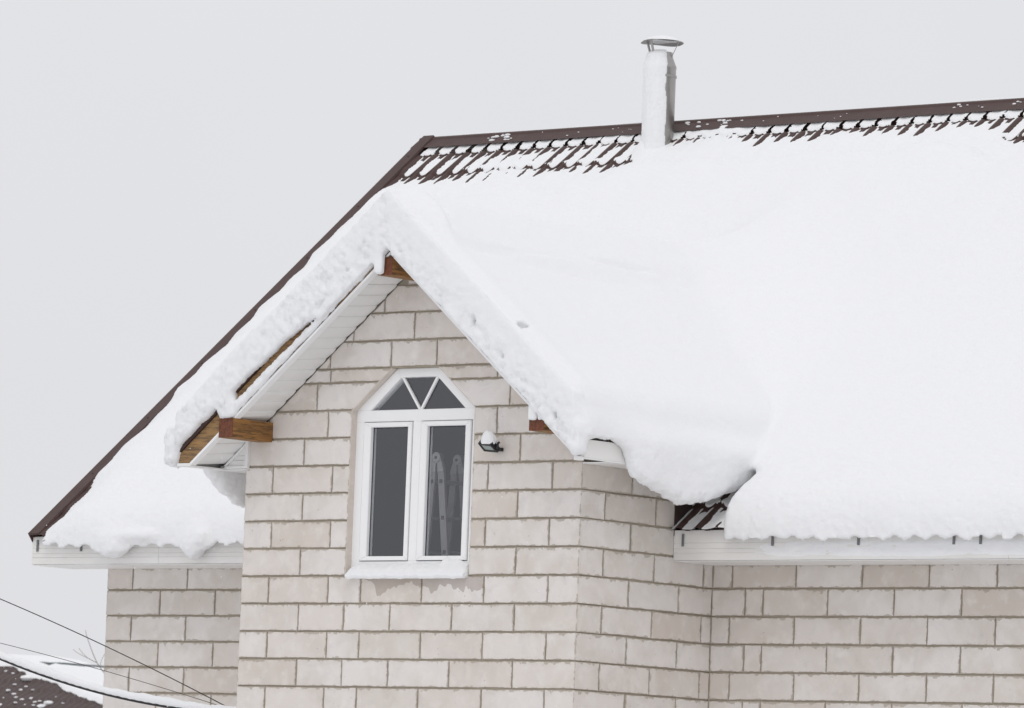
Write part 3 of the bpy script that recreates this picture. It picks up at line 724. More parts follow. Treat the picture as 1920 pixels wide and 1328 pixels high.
def field(x, y, z):
    hm = (z-zmain(y))*COSM; s = (RY-y)/COSM
    l1 = lowf(x, y, 1.6); l2 = lowf(x, y, 5.5, 3)
    rise = sm01(s, s0f(x)-.12, s0f(x)+.75)
    Tm = -.05+rise*(.25+.022*l1+.006*l2)
    Tm = smin(Tm, .42*(x-VX-.085)+.040*sm01(y, 1.5, 2.3)+.018*l2+.012*np.sin(y*7+1)+.008*np.sin(y*19), .08)
    top = hm-Tm
    # eave
    wv = .028*(.5+.5*np.cos(2*np.pi*(x-.075)/P_W))
    eave = 1.032+.014*l2+.008*l1-y
    dm = smax(top, eave, .16)
    dm = smax(dm, (VX+.066-.050*sm01(y, 1.5, 2.3)+.03*l2+.022*np.sin(y*5.3+2)+.012*np.sin(y*17))-x, .05)
    dm = np.maximum(dm, wv*COSM-.004-(.022+.012*l2)*sm01(-y, -1.095, -1.07)-hm)         # underside follows the tile waves
    dm = np.maximum(dm, x-(XR-.03))
    # keep clear of the bay (gap under its right eave)
    ax = x-AX
    zfb = AZ-np.where(ax < 0, -SLL*ax, SLR*ax)
    hb = (z-(zfb+TH))*.775
    pr = np.maximum(np.maximum(hb+.03, x-(.50+.14*sm01(y, 1.05, 1.7)+.02*l2)), -3.40-x)
    dm = smax(dm, -pr, .07)
    # bay roof blanket
    axs = np.sqrt(ax*ax+.018)-.10
    ztop = AZ+TH-np.where(ax < 0, SLL, SLR)*axs
    Tb = .185+.02*l1+.004*l2 + .05*sm01(-ax, .8, 1.9)
    Tb = Tb-.042*sm01(ax, .50+.06*np.sin(y*1.9), .60+.06*np.sin(y*1.9)+.10*sm01(y, .2, 1.8))*sm01(y, -.48, -.2)*(1-sm01(y, 2.2, 3.0))
    Tb = Tb+.045*(1-sm01(y+.35*ax, -.16, -.10))*sm01(ax, -.1, .15)*(1-sm01(ax, .35, .75))+.02*np.exp(-((ax-.35)**2)/.03-((y+.3)**2)/.05)
    def seg(ax_, ay_, bx_, by_):
        t_ = np.clip(((x-ax_)*(bx_-ax_)+(y-ay_)*(by_-ay_))/((bx_-ax_)**2+(by_-ay_)**2), 0, 1)
        return np.sqrt((x-ax_-t_*(bx_-ax_))**2+(y-ay_-t_*(by_-ay_))**2), np.sin(np.pi*np.clip(t_, .03, .97))
    for (q_, dep, wdt) in ((seg(-1.44, -.02, -1.23, -.23), .045, .028), (seg(-1.075, 1.25, -1.05, 2.15), .035, .022), (seg(-.985, -.36, -1.05, 1.1), .014, .02), (seg(-1.21, -.24, -1.02, -.36), .02, .02)):
        Tb = Tb-dep*q_[1]*np.exp(-(q_[0]/wdt)**2)
    tb = (z-ztop)*.775-Tb
    db = smax(tb, (-.482-.012*l2)-y, .24)
    xe = np.where(ax < 0, 2.10+.02*l2, 1.94+.02*l2)
    db = smax(db, np.abs(ax)-xe, .14)
    db = np.maximum(db, -hb-.0)
    db = np.maximum(db, -hm-.12)
    db = np.maximum(db, y-5.2)
    # snow sliding off the bay eaves and curling down
    for sgn in (1, -1):
        e_ = (x-BXR) if sgn > 0 else (BXL-x)
        if sgn > 0: zb = np.interp(y, [-.5, -.42, -.3, -.05, .05, .10, .16, .38, .52, .65, .72, .97, 1.36, 1.62, 2.2], [.31, .33, .345, .335, .27, .19, .085, .02, -.02, -.07, -.070, -.035, .085, .235, .5])+.006*np.sin(y*43)+.004*np.sin(y*91)
        else: zb = np.interp(y, [-.6, -.2, -.1, .1, .3, .6, 1.1, 1.6, 2.2], [.30, .28, .20, .045, -.055, -.11, -.05, .18, .5])+.006*np.sin(y*37)
        wd_ = .17+.03*l1 if sgn > 0 else .13
        wd_ = wd_*(.35+.65*sm01(y, -.2, .35)) if sgn > 0 else wd_*(.5+.5*sm01(y, -.25, .1))
        taper = np.clip((z-zb)/.30, 0, 1)
        lo_ = np.abs(e_-(wd_*.5-.01))-(wd_*.5+.012)*(.62+.38*np.sqrt(taper))
        zt = np.where(e_ > 0, .50-.45*e_, .5)
        lb = smax(lo_, zb-z, .07); lb = smax(lb, z-zt, .12); lb = np.maximum(lb, (-.40 if sgn > 0 else -.42)-y); lb = np.maximum(lb, y-2.3)
        db = smin(db, lb, .11)
    kk = .05+.20*np.clip(sm01(-x, -.1, .4)+sm01(y, 2.0, 2.9)+sm01(x, .9, 1.4), 0, 1)+.50*sm01(y, 1.9, 3.2)*sm01(x, -2.4, -1.2)
    dd = smin(dm, db, kk)
    # snow plastered on the barge boards
    lo2 = np.where(ax > 0, .034, .20)
    lo2 = np.where(ax < 0, np.interp(-ax, [0, .62, .70, .95, 1.5, 1.66, 2.1], [.018, .018, .095, .150, .190, .200, .222]), lo2)+np.where(ax < 0, .006, .002)*lowf(x*3, z*3, 9, 1)
    lo2 = lo2+np.where(ax > 0, .003, .006)*l2
    zr = z-zfb
    face = np.maximum(np.maximum(lo2-zr, zr-(TH+.22)), np.abs(y+.468-.008*l2)-.042)
    face = np.maximum(face, np.where(ax > 0, x-.312, BXL+.02-x))
    dd = smin(dd, face, .05)
    strip = np.maximum(np.maximum(.012-zr, zr-(.088+.014*l2)), np.abs(y+.452)-.026)
    strip = np.maximum(strip, np.maximum(-3.08-x, x+2.2))
    dd = smin(dd, strip, .015)
    dd = smin(dd, boxd(x, y, z, (-3.165, -.445, .655), (.082, .055, .105), .045), .04)
    dd = smin(dd, boxd(x, y, z, (-1.655, -.478, 1.715), (.046, .030, .105), .025), .02)
    for cx_, w_ in ((-.13, .016), (-.085, .022), (-.035, .016)):
        dd = smin(dd, boxd(x, y, z, (cx_, -.472, .53), (w_, .016, .05+.8*w_), .012), .02)
    dd = smin(dd, boxd(x, y, z, (.318, -.44, .335), (.040, .075, .125), .035), .04)
    # corner clot below the left rake end
    dd = smin(dd, boxd(x, y, z, (-3.735, -.40, .345), (.065, .10, .16), .06), .06)
    # eave drips of the main roof, left of the bay
    for (cx_, cz_, hx, hz) in ((-5.74, -.300, .17, .115), (-4.84, -.300, .105, .13), (-5.45, -.235, .2, .05), (-4.72, -.26, .06, .07)):
        q = np.sqrt(((x-cx_)/hx)**2+((y-1.06)/.085)**2+((z-cz_)/hz)**2)
        dd = smin(dd, (q-1)*.09, .08)
    # small broken-out dents
    for (px_, py_, pz_, r_x, r_z) in ((-.50-.19, -.50, 1.22, .020, .05), (-.609, -.30, 1.41, .035, .02), (-.40, -.50, .955, .022, .03), (-.301, -.40, 1.17, .04, .045), (.13, -.49, .50, .015, .035), (-.987, -.385, 1.70, .03, .02)):
        q = np.sqrt(((x-px_)/r_x)**2+((y-py_)/.05)**2+((z-pz_)/r_z)**2)
        dd = smax(dd, -(q-1)*.02, .012)
    # mound round the chimney foot
    rr = np.sqrt((x-CHX+.05)**2+(y-CHY+.06)**2)
    dch = np.maximum((rr-.17)*.8+.75*np.maximum(hm, 0), -hm)
    dd = smin(dd, dch, .18)
    return dd
def surface_nets(lo, hi, h, f):
    n = np.ceil((np.array(hi)-np.array(lo))/h).astype(int); bs = 14; n = ((n-1)//bs+1)*bs+1
    G = np.ones(n, np.float32)
    ax = [lo[i]+np.arange(n[i])*h for i in range(3)]
    cb = [lo[i]+(np.arange((n[i]-1)//bs)+.5)*bs*h for i in range(3)]
    CXg, CYg, CZg = np.meshgrid(*cb, indexing='ij'); fc = f(CXg, CYg, CZg)
    R = bs*h*.87*1.25+.12
    # coarse sign outside active blocks
    for i in range(fc.shape[0]):
        for j in range(fc.shape[1]):
            a = np.where(np.abs(fc[i, j]) < R)[0]
            for k in range(fc.shape[2]):
                if fc[i, j, k] < -R: G[i*bs:(i+1)*bs+1, j*bs:(j+1)*bs+1, k*bs:(k+1)*bs+1] = -1
            if len(a) == 0: continue
            k0, k1 = a.min(), a.max()+1
            sx_, sy_, sz_ = slice(i*bs, (i+1)*bs+1), slice(j*bs, (j+1)*bs+1), slice(k0*bs, k1*bs+1)
            G[sx_, sy_, sz_] = f(ax[0][sx_, None, None], ax[1][None, sy_, None], ax[2][None, None, sz_])
    I = G < 0
    c = [I[a:n[0]-1+a, b:n[1]-1+b, d_:n[2]-1+d_] for a in (0, 1) for b in (0, 1) for d_ in (0, 1)]
    any_ = c[0].copy(); all_ = c[0].copy()
    for q in c[1:]: any_ |= q; all_ &= q
    act = any_ & ~all_; idx = np.argwhere(act)
    vid = np.full(act.shape, -1, np.int32); vid[act] = np.arange(len(idx))
    P = np.zeros((len(idx), 3), np.float64); W = np.zeros(len(idx))
    offs = [(a, b, d_) for a in (0, 1) for b in (0, 1) for d_ in (0, 1)]
    vals = {o: G[idx[:, 0]+o[0], idx[:, 1]+o[1], idx[:, 2]+o[2]] for o in offs}
    for o in offs:
        for axi in range(3):
            if o[axi]: continue
            p = list(o); p[axi] = 1; p = tuple(p); a, b = vals[o], vals[p]
            mk = (a < 0) != (b < 0); t_ = np.where(mk, a/np.where(mk, a-b, 1), 0)
            pp = np.array(o, float)[None, :].repeat(len(idx), 0); pp[:, axi] = t_
            P += pp*mk[:, None]; W += mk
    P = P/W[:, None]+idx; V = np.array(lo)+P*h
    Fs = []
    for axi in range(3):
        b, c2 = [(1, 2), (2, 0), (0, 1)][axi]
        sl0 = [slice(1, n[i]-1) for i in range(3)]; sl0[axi] = slice(0, n[axi]-1)
        sl1 = list(sl0); sl1[axi] = slice(1, n[axi])
        a0 = I[tuple(sl0)]; a1 = I[tuple(sl1)]; e_ = np.argwhere(a0 != a1)
        st = a0[e_[:, 0], e_[:, 1], e_[:, 2]]
        q = e_+1; q[:, axi] = e_[:, axi]
        def vv(db, dc):
            r = q.copy(); r[:, b] -= db; r[:, c2] -= dc; return vid[r[:, 0], r[:, 1], r[:, 2]]
        F = np.stack([vv(1, 1), vv(0, 1), vv(0, 0), vv(1, 0)], 1)
        F[~st] = F[~st][:, ::-1]; Fs.append(F)
    return V, np.concatenate(Fs)
def vnoise(P, f, seed=0):
    """cheap 3D value noise, P (n,3)"""
    r = np.random.RandomState(100+seed); T = r.uniform(-1, 1, (32, 32, 32)).astype(np.float32)
    Q = P*f+seed*3.7; i = np.floor(Q).astype(int); t_ = Q-i; t_ = t_*t_*(3-2*t_); i &= 31; j = (i+1) & 31
    def g(a, b, c): return T[a[:, 0], b[:, 1], c[:, 2]]
    x, y, z = t_[:, 0], t_[:, 1], t_[:, 2]
    return ((g(i, i, i)*(1-x)+g(j, i, i)*x)*(1-y)+(g(i, j, i)*(1-x)+g(j, j, i)*x)*y)*(1-z)+((g(i, i, j)*(1-x)+g(j, i, j)*x)*(1-y)+(g(i, j, j)*(1-x)+g(j, j, j)*x)*y)*z
def vnormals(V, F):
    a = V[F[:, 2]]-V[F[:, 0]]; b = V[F[:, 3]]-V[F[:, 1]]; nf = np.cross(a, b); N = np.zeros_like(V)
    for k in range(4):
        for c in range(3): N[:, c] += np.bincount(F[:, k], nf[:, c], len(V))
    return N/(np.linalg.norm(N, axis=1)[:, None]+1e-9)
HV = .020
V, F = surface_nets((-6.78, -.62, -.62), (XR+.05, 5.96, 3.85), HV, field)
N = vnormals(V, F)
x, y, z = V.T
hm = (z-zmain(y))*COSM
# plastered faces and lips are clotted, open slopes are smooth
zrv = z-(AZ-np.where(x < AX, SLL*(AX-x), SLR*(x-AX)))
facey = np.clip(-N[:, 1]*1.4-.55, 0, 1)*(y < -.38)*(1-np.where(x > AX, .75, .25)*sm01(zrv, .10, .34))*sm01(zrv, -.02, .09)
lip = np.clip(1-(hm/.12), 0, 1)*(y < 1.2)
under = np.clip(-N[:, 2]*1.5+.1, 0, 1)
slump = np.clip((.45-z)/.2, 0, 1)*(np.abs(x-AX) > 1.8)*(y < 1.9)
amp = .0025+.020*facey+.003*lip+.006*under*(y < 1.0)+.003*slump
nz = vnoise(V, 30, 1)*.6+vnoise(V, 55, 2)*.7+vnoise(V, 13, 3)*.35
sr = (RY-y)/COSM; crust = sm01(sr, s0f(x)-.05, s0f(x)+.15)*(1-sm01(sr, s0f(x)+.35, s0f(x)+.7))*(N[:, 2] > .3)*(hm < .3)
V = V+N*(crust*(.010*np.minimum(vnoise(V*np.array([1, 2.2, 2.2]), 5, 6), .2)+.005*vnoise(V*np.array([1, 2, 2]), 17, 7)))[:, None]
V = V+N*(amp*nz)[:, None]+N*(.004*vnoise(V, 6, 4))[:, None]
# drop the bottom that lies on hidden roofing
fc = V[F].mean(1); fn = N[F].mean(1); fh = (fc[:, 2]-zmain(fc[:, 1]))*COSM
hid = (fn[:, 2] < -.2) & (fh < .06) & (fc[:, 1] > 1.35) & ~((fc[:, 0] > .2) & (fc[:, 0] < .7) & (fc[:, 1] < 2.2))
zfb = AZ-np.where(fc[:, 0] < AX, SLL*(AX-fc[:, 0]), SLR*(fc[:, 0]-AX))
hid |= (fn[:, 2] < -.2) & (fc[:, 2] < zfb+TH+.06) & (fc[:, 2] > zfb+.1) & (fc[:, 1] > -.35) & (fc[:, 0] > BXL+.08) & (fc[:, 0] < BXR-.08)
hid |= (fh < -.06) & (fc[:, 1] > 1.25)
F = F[~hid]
used = np.zeros(len(V), bool); used[F.ravel()] = True; remap = np.cumsum(used)-1; V = V[used]; F = remap[F]
rs_ = mesh_obj('roof_snow', V, F, snow_m, None, True)
tag(rs_, 'thick white snow blanket over the whole house roof and gabled bay, sliding off its eaves', 'snow', kind='stuff')
print('snow quads', len(F))

# thin snow caught between the tile ribs below the ridge
def thin(x0, x1, s0, s1, dx, ds, fill, name, lab):
    xs = np.arange(x0, x1, dx); ss = np.arange(s0, s1, ds); X, S = np.meshgrid(xs, ss, indexing='ij')
    q = ((S+.02*np.cos(2*np.pi*(X-.075)/P_W)+.05)/.35); fr = q-np.floor(q)
    base = .020*fr
    P3 = np.stack([X, S, X*0], -1).reshape(-1, 3)
    n1 = vnoise(P3, 5, 11).reshape(X.shape); n2 = vnoise(P3, 22, 12).reshape(X.shape); n3 = vnoise(P3, 70, 13).reshape(X.shape)
    fl = fill(X, S)+.0045*n1+.0035*n2+.002*n3
    # hollow just under each step, bare lip on the step edge
    fl = fl-.022*sm01(fr, .90, .985)*(1-sm01(fl, .024, .036))
    bare = sm01(fl, .0, .05)
    base = base*(1-sm01(fl, .022, .036))+.012*sm01(fl, .022, .036)
    Hs = base+fl+.10*wave(X)*(1-bare)+.10*wave(X)
    Y = RY-S*COSM-Hs*SL*COSM; Z = zmain(RY-S*COSM)+Hs*COSM
    V = np.stack([X, Y, Z], -1).reshape(-1, 3); F = grid_faces(len(xs), len(ss))[:, ::-1]
    Ht = tile_h(X, S).reshape(-1); k = (Hs.reshape(-1) > Ht-.006); F = F[k[F].any(1)]
    o = mesh_obj(name, V, F, snow_m, None, True); tag(o, lab, 'snow', kind='stuff'); return o
def fill_ridge(X, S):
    a = s0f(X); f = .0098+.034*sm01(S, a-.20, a+.14)
    f = f+.006*np.exp(-((X+3.85)/.2)**2)+.008*np.exp(-((X+4.45)/.18)**2)
    f = f+.012*np.exp(-((X+3.25)/.22)**2)
    mid = np.exp(-((X+5.35)/.45)**2)*sm01(S, .36, .46); return f+.014*mid+.0030*sm01(X, -3.9, -3.5)
thin(VX+.13, XR-.03, .145, 1.75, .0115, .0135, fill_ridge, 'thin_snow', 'thin snow between the brown tile ribs just below the ridge, dark ribs poking out')
thin(.01, .75, (RY-2.3)/COSM, SMAX+.0, .010, .012, lambda X, S: .013+.0*X+.012*sm01(X, .3, .55), 'thin_snow', 'thin grey snow on the dark roof tiles under the right eave of the bay')
# clots on the ridge cap
def blob(c, r, seed, n=3, name='snow_lump', mt=None, parent=None, noise_amp=.25, flat=1.0):
    bm = bmesh.new(); bmesh.ops.create_icosphere(bm, subdivisions=n, radius=1)
    Vb = np.array([v.co[:] for v in bm.verts]); nb = vnoise(Vb+seed, 2.1, seed % 9)*.6+vnoise(Vb+seed, 5.5, seed % 7)*.4
    Vb = Vb*(1+noise_amp*nb)[:, None]
    if flat < 1: Vb[:, 2] = np.maximum(Vb[:, 2], -flat)
    return [Vector((c[0]+a[0]*r[0], c[1]+a[1]*r[1], c[2]+a[2]*r[2])) for a in Vb], [tuple(v.index for v in f.verts) for f in bm.faces]
def lumps(items, name, label, grp=None, kind=None):
    m = MB()
    for i, (c, r) in enumerate(items): m.add(*blob(c, r, i*5+3, 2 if len(items) > 12 else 3))
    o = m.obj(name, snow_m, None, True); tag(o, label, 'snow', grp, kind); return o
zr_ = zmain(RY)
it = []
for (x0, x1, k, s) in ((-5.92, -5.62, 16, .018), (-3.75, -3.1, 16, .016), (-5.3, -4.2, 6, .009), (-.9, .3, 16, .012), (-2.9, -1.1, 6, .007), (.3, 4.4, 20, .013)):
    for _ in range(k):
        X = random.uniform(x0, x1); a = random.uniform(-.15, -.06); w = random.uniform(.3, 1.25)*s
        it.append(((X, RY+a, zr_-.006+(a+.06)*.70+.006), (w*1.5, w*.7, w*.6)))
lumps(it, 'ridge_snow', 'broken clots of snow sticking to the brown ridge cap', kind='stuff')
m = MB()      # low cap of snow on the back of the ridge
xs = np.arange(VX, XR, .03)
for a, b in ((-5.1, -4.15), (-1.4, .9), (-6.5, -5.9)):
    pts = []; rr = []
    for X in np.arange(a, b, .04):
        e_ = min(1, (X-a)/.25, (b-X)/.25); pts.append((X, RY+.015, zr_+.022+.005*math.sin(X*7))); rr.append(.006+.016*math.sqrt(max(e_, 0)))
    m.tube(pts, rr, 8)
o = m.obj('ridge_top_snow', snow_m, None, True); tag(o, 'low white ribbon of snow lying along the top of the ridge cap', 'snow', kind='stuff')

# chimney snow: a coat on the windward side of the pipe, and on its cap
def chim_snow():
    nq, nz_ = 48, 70; V = []
    q = np.linspace(math.radians(-215), math.radians(-27), nq); zz = np.linspace(-.18, .86, nz_)
    Q, Zz = np.meshgrid(q, zz, indexing='ij'); P3 = np.stack([Q, Zz*2, Q*0], -1).reshape(-1, 3)
    nn = vnoise(P3, 4, 21).reshape(Q.shape); n2 = vnoise(P3, 16, 22).reshape(Q.shape)
    base = np.interp(Zz, [-.4, .70, .735, .80, .86], [RC, RC, RC-.004, .098, .094])
    edge = np.minimum((Q-q[0])/.5, (q[-1]-.16*nn-.06*n2-Q+.05*np.sin(Zz*9))/.8); cov = np.sqrt(np.clip(edge, 0, 1)); cov = np.where(edge <= 0, -.4, cov)
    th = .020+.10*np.clip((.10-Zz)/.3, 0, 1)**2*np.clip((math.radians(-60)-Q)/.7, 0, 1)+.012*np.clip((Zz-.6)/.2, 0, 1)
    top = np.clip((.865-Zz)/.04, 0, 1)
    R = base+(cov*(th+.006)+.006*nn+.004*n2+.002*vnoise(P3, 45, 23).reshape(Q.shape))*top-.003
    X = CHX+R*np.cos(Q); Y = CHY+R*np.sin(Q); Z = CHZ+Zz
    V = np.stack([X, Y, Z], -1).reshape(-1, 3); return mesh_obj('chimney_snow', V, grid_faces(nq, nz_), snow_m, None, True)
o = chim_snow(); tag(o, 'snow plastered on the left side of the steel chimney pipe', 'snow')
m = MB(); m.rev([(.168, .940), (.160, .952), (.11, .974), (.05, .988), (.004, .991)], (CHX, CHY, CHZ), 28)
o = m.obj('cap_snow', snow_m, None, True); tag(o, 'thin snow cap on top of the round chimney rain hood', 'snow')

# snow on the right-hand fascia, blown on in patches
xs = np.arange(.55, XR-.02, .02); zz = np.linspace(-.452, -.300, 18); X, Zz = np.meshgrid(xs, zz, indexing='ij')
P3 = np.stack([X*.6, Zz*2.4, X*0], -1).reshape(-1, 3)
nn = (vnoise(P3, 3.2, 31)*.6+vnoise(P3, 11, 32)*.4+vnoise(P3, 30, 33)*.2).reshape(X.shape)
mask = sm01(X, .5, 1.1)*(1-sm01(np.abs(Zz+.375), .03, .085))
Hs = (nn*.5+.30)*.018*mask-.004*(1-mask)
V = np.stack([X, EY-Hs+.0015, Zz], -1).reshape(-1, 3); F = grid_faces(len(xs), len(zz)); k = Hs.reshape(-1) > 0; F = F[k[F].any(1)]
o = mesh_obj('fascia_snow', V, F, snow_m, None, True); tag(o, 'thin patches of snow blown onto the white fascia right of the bay', 'snow', kind='stuff')

# window sill snow
def sill_snow():
    xs = np.linspace(-2.245, -1.068, 128); nq = 16; V = []
    for X in xs:
        n1 = math.sin(X*23)*.004+math.sin(X*61+1)*.003+random.uniform(-.002, .002)
        e_ = min(1, (X+2.252)/.03, (-1.060-X)/.03); e_ = math.sqrt(max(e_, .05))
        hump = .052*math.exp(-((X+1.315)/.05)**2)+.035*math.exp(-((X+1.21)/.07)**2)
        pts = [(.058, -.640), (.058, -.545+n1*.6+hump), (.035, -.552+n1+hump*.9), (.010, -.562+n1+hump*.5), (-.012, -.572+n1), (-.035, -.590+n1), (-.052, -.612+n1), (-.058, -.642+n1), (-.050, -.660+n1), (-.030, -.662)]
        for (a, b) in pts: V.append((X, a, -.64+(b+.64)*e_))
    n = 10; F = []
    for i in range(len(xs)-1):
        for k in range(n): F.append((i*n+k, i*n+(k+1) % n, (i+1)*n+(k+1) % n, (i+1)*n+k))
    F.append(tuple(range(n))); F.append(tuple((len(xs)-1)*n+k for k in range(n))[::-1])
    return MB().add(V, F)
o = sill_snow().obj('sill_snow', snow_m, None, True); tag(o, 'band of snow on the sill of the arched white window, heaped at its right end', 'snow')

# ------------------------------------------------------------------ floodlight
LP = [Vector((-.879, -.165, .339)), Vector((-.755, -.165, .326)), Vector((-.735, -.10, .274)), Vector((-.870, -.10, .286))]   # outer-left, outer-right, inner-right, inner-left
def on_pl(a, b): # bilinear
    return LP[0]*(1-a)*(1-b)+LP[1]*a*(1-b)+LP[2]*a*b+LP[3]*(1-a)*b
nrm = (LP[1]-LP[0]).cross(LP[3]-LP[0]).normalized()
if nrm.z > 0: nrm = -nrm
lamp = empty('floodlight', (-.76, 0, .29)); tag(lamp, 'small black floodlight with a cap of snow on the wall right of the window', 'lamp')
def slab4(pts, n, t):
    m = MB(); V = [p for p in pts]+[p+n*t for p in pts]; m.add(V, [(0, 1, 2, 3), (7, 6, 5, 4)]+[(i, 4+i, 4+(i+1) % 4, (i+1) % 4) for i in range(4)]); return m
fr = MB(); k = .14; o4 = [on_pl(0, 0), on_pl(1, 0), on_pl(1, 1), on_pl(0, 1)]; i4 = [on_pl(k*.8, k*1.2), on_pl(1-k*.8, k*1.2), on_pl(1-k*.8, 1-k*1.2), on_pl(k*.8, 1-k*1.2)]
for i in range(4):
    j = (i+1) % 4; q = slab4([o4[i], o4[j], i4[j], i4[i]], -nrm, .03); fr.add(q.v, q.f)
fr.obj('frame', dark_m, lamp)
slab4([p-nrm*.006 for p in i4], -nrm, .004).obj('lens', lens_m, lamp)
slab4([p-nrm*.031 for p in o4], -nrm, .014).obj('housing', dark_m, lamp)
MB().tube([(-.738, -.11, .302), (-.728, -.11, .345), (-.722, -.10, .352)], .010, 6).obj('knob', dark_m, lamp)
br = MB(); br.tube([(-.735, -.105, .288), (-.755, -.05, .296), (-.79, -.004, .300)], .008, 6); br.box(-.835, -.765, -.014, .0, .292, .318, .002)
br.obj('bracket', dark_m, lamp)
m = MB(); Vb, Fb = blob((0, 0, 0), (1, 1, 1), 4, 4, noise_amp=.10)
cc = (LP[0]+LP[1]+LP[2]+LP[3])/4-nrm*.02
for i, v in enumerate(Vb):
    zz_ = max(v.z, -.25); w = 1.0+.10*max(0, zz_)
    Vb[i] = Vector((cc.x-.002+v.x*.066*w, cc.y+v.y*.052*w, cc.z+.022+zz_*.095+(-.35*(v.y*.052))))
m.add(Vb, Fb); o = m.obj('lamp_snow', snow_m, None, True); tag(o, 'rounded cap of snow sitting on the black floodlight', 'snow')

# ------------------------------------------------------------------ ladder behind the right pane
lad = empty('ladder', (-1.78, .6, -1.75)); tag(lad, 'folded aluminium multi-joint ladder standing behind the right window pane', 'ladder')
def stile(x0, z0, x1, z1, w, y):
    m = MB(); dx = w/2
    m.prism([(x0-dx, z0), (x0+dx, z0), (x1+dx, z1), (x1-dx, z1)], 'y', y-.012, y+.012, .003); return m
for y in (.45, .70):
    hb_ = .262
    for (xt, xb, w) in ((-1.826, -1.872, .058), (-1.748, -1.676, .062)):
        # continue the stile to the floor
        zt, zb_ = hb_-.06, -1.75; k = (zb_-zt)/(-.442-zt); xf = xt+(xb-xt)*k
        st_ = stile(xt, zt, xf, zb_, w, y).obj('rail', alu_m, lad)
        for zz in (.115, -.165, -.43, -.71, -.99, -1.27, -1.55):
            u = (zz-zt)/(zb_-zt); xx = xt+(xf-xt)*u
            if y < .6: MB().box(xx-.015, xx+.015, y-.016, y-.0115, zz-.015, zz+.015, .002).obj('rung_end', hole_m, st_)
            if y < .6: MB().tube([(xx, .463, zz), (xx, .687, zz)], .013, 8).obj('rung', alu_m, lad)
    hg = MB(); n = 24; hg.prism([(-1.787+.043*math.cos(2*math.pi*i/n), hb_+.035+.043*math.sin(2*math.pi*i/n)) for i in range(n)], 'y', y-.026, y+.02, .004)
    for sx_ in (-1, 1): hg.prism([(-1.787+sx_*.004, hb_+.01), (-1.787+sx_*.042, hb_+.03), (-1.787+sx_*.070, hb_-.045), (-1.787+sx_*.070, hb_-.075), (-1.787+sx_*.012, hb_-.075)], 'y', y-.018, y+.016, .003)
    hg.obj('hinge', alu2_m, lad)
    MB().prism([(-1.787+.012*math.cos(i), hb_+.035+.012*math.sin(i)) for i in np.arange(0, 6.2, .6)], 'y', y-.031, y-.0265).obj('hinge_pin', hole_m, lad)

# ------------------------------------------------------------------ service cables
def cable_pts(a, b, c, xl):
    # parabola in x through three measured points, run on beyond the frame
    co = np.polyfit([a[0], b[0], c[0]], [a[1], b[1], c[1]], 2); xs = np.linspace(xl, -BW-.001, 70)
    return [(float(x), .6, float(np.polyval(co, x))) for x in xs]
C1 = cable_pts((-6.55, -.773), (-5.237, -1.189), (-3.969, -1.637), -14)
C2 = cable_pts((-6.526, -1.139), (-5.077, -1.411), (-4.025, -1.638), -14)
C3 = cable_pts((-6.519, -1.252), (-5.364, -1.526), (-4.253, -1.664), -14)
o = MB().tube(C1, .0042, 6).obj('cable', rub_m, None, True); tag(o, 'topmost thin black cable slanting down to the bay wall', 'cable')
C2 = [(x, .64, z) for x, y, z in C2]; C3 = [(x, .56, z) for x, y, z in C3]
o = MB().tube(C2, .0026, 6).obj('cable', rub_m, None, True); tag(o, 'middle and thinnest black cable, just above the snow-laden one', 'cable')
tw = [(x, .56+.004*math.sin(x*60), z+.004*math.cos(x*60)) for x, y, z in C3]
o = MB().tube(C3, .012, 8).obj('cable', rub_m, None, True); tag(o, 'thickest black cable, lowest of the three, carrying a ridge of snow', 'cable')
def cable_snow():
    V = []; F = []; P = []
    co = [Vector(p) for p in C3]; pts = []
    for i in range(len(co)-1):
        for k in range(6): pts.append(co[i].lerp(co[i+1], k/6))
    n = 10
    for i, p in enumerate(pts):
        h_ = .064+.008*math.sin(p.x*5)+.004*math.sin(p.x*23)+random.uniform(-.002, .002); w = .022+.002*math.sin(p.x*31)
        if p.x > -3.6: h_ *= max(.1, (-3.38-p.x)/.22)
        for k in range(n):
            q = 2*math.pi*k/n; V.append((p.x, p.y+w*math.cos(q), p.z+.003+h_*.5+h_*.5*math.sin(q)+(.002*math.sin(p.x*170+k) if math.sin(q) < 0 else 0)))
    for i in range(len(pts)-1):
        for k in range(n): F.append((i*n+k, (i+1)*n+k, (i+1)*n+(k+1) % n, i*n+(k+1) % n))
    return MB().add(V, F)
o = cable_snow().obj('cable_snow', snow_m, None, True); tag(o, 'long ridge of snow balanced on the thickest of the cables', 'snow')

# ------------------------------------------------------------------ neighbouring roofs and twigs beyond
def camray(px, py):
    return d+r_*((px-960)/FPX)-u_*((py-664)/FPX)
nh = empty('neighbour_house', (-52, 45, GZ)); tag(nh, 'neighbouring house with a dark brown tiled roof and snow along its ridge and hip', 'house')
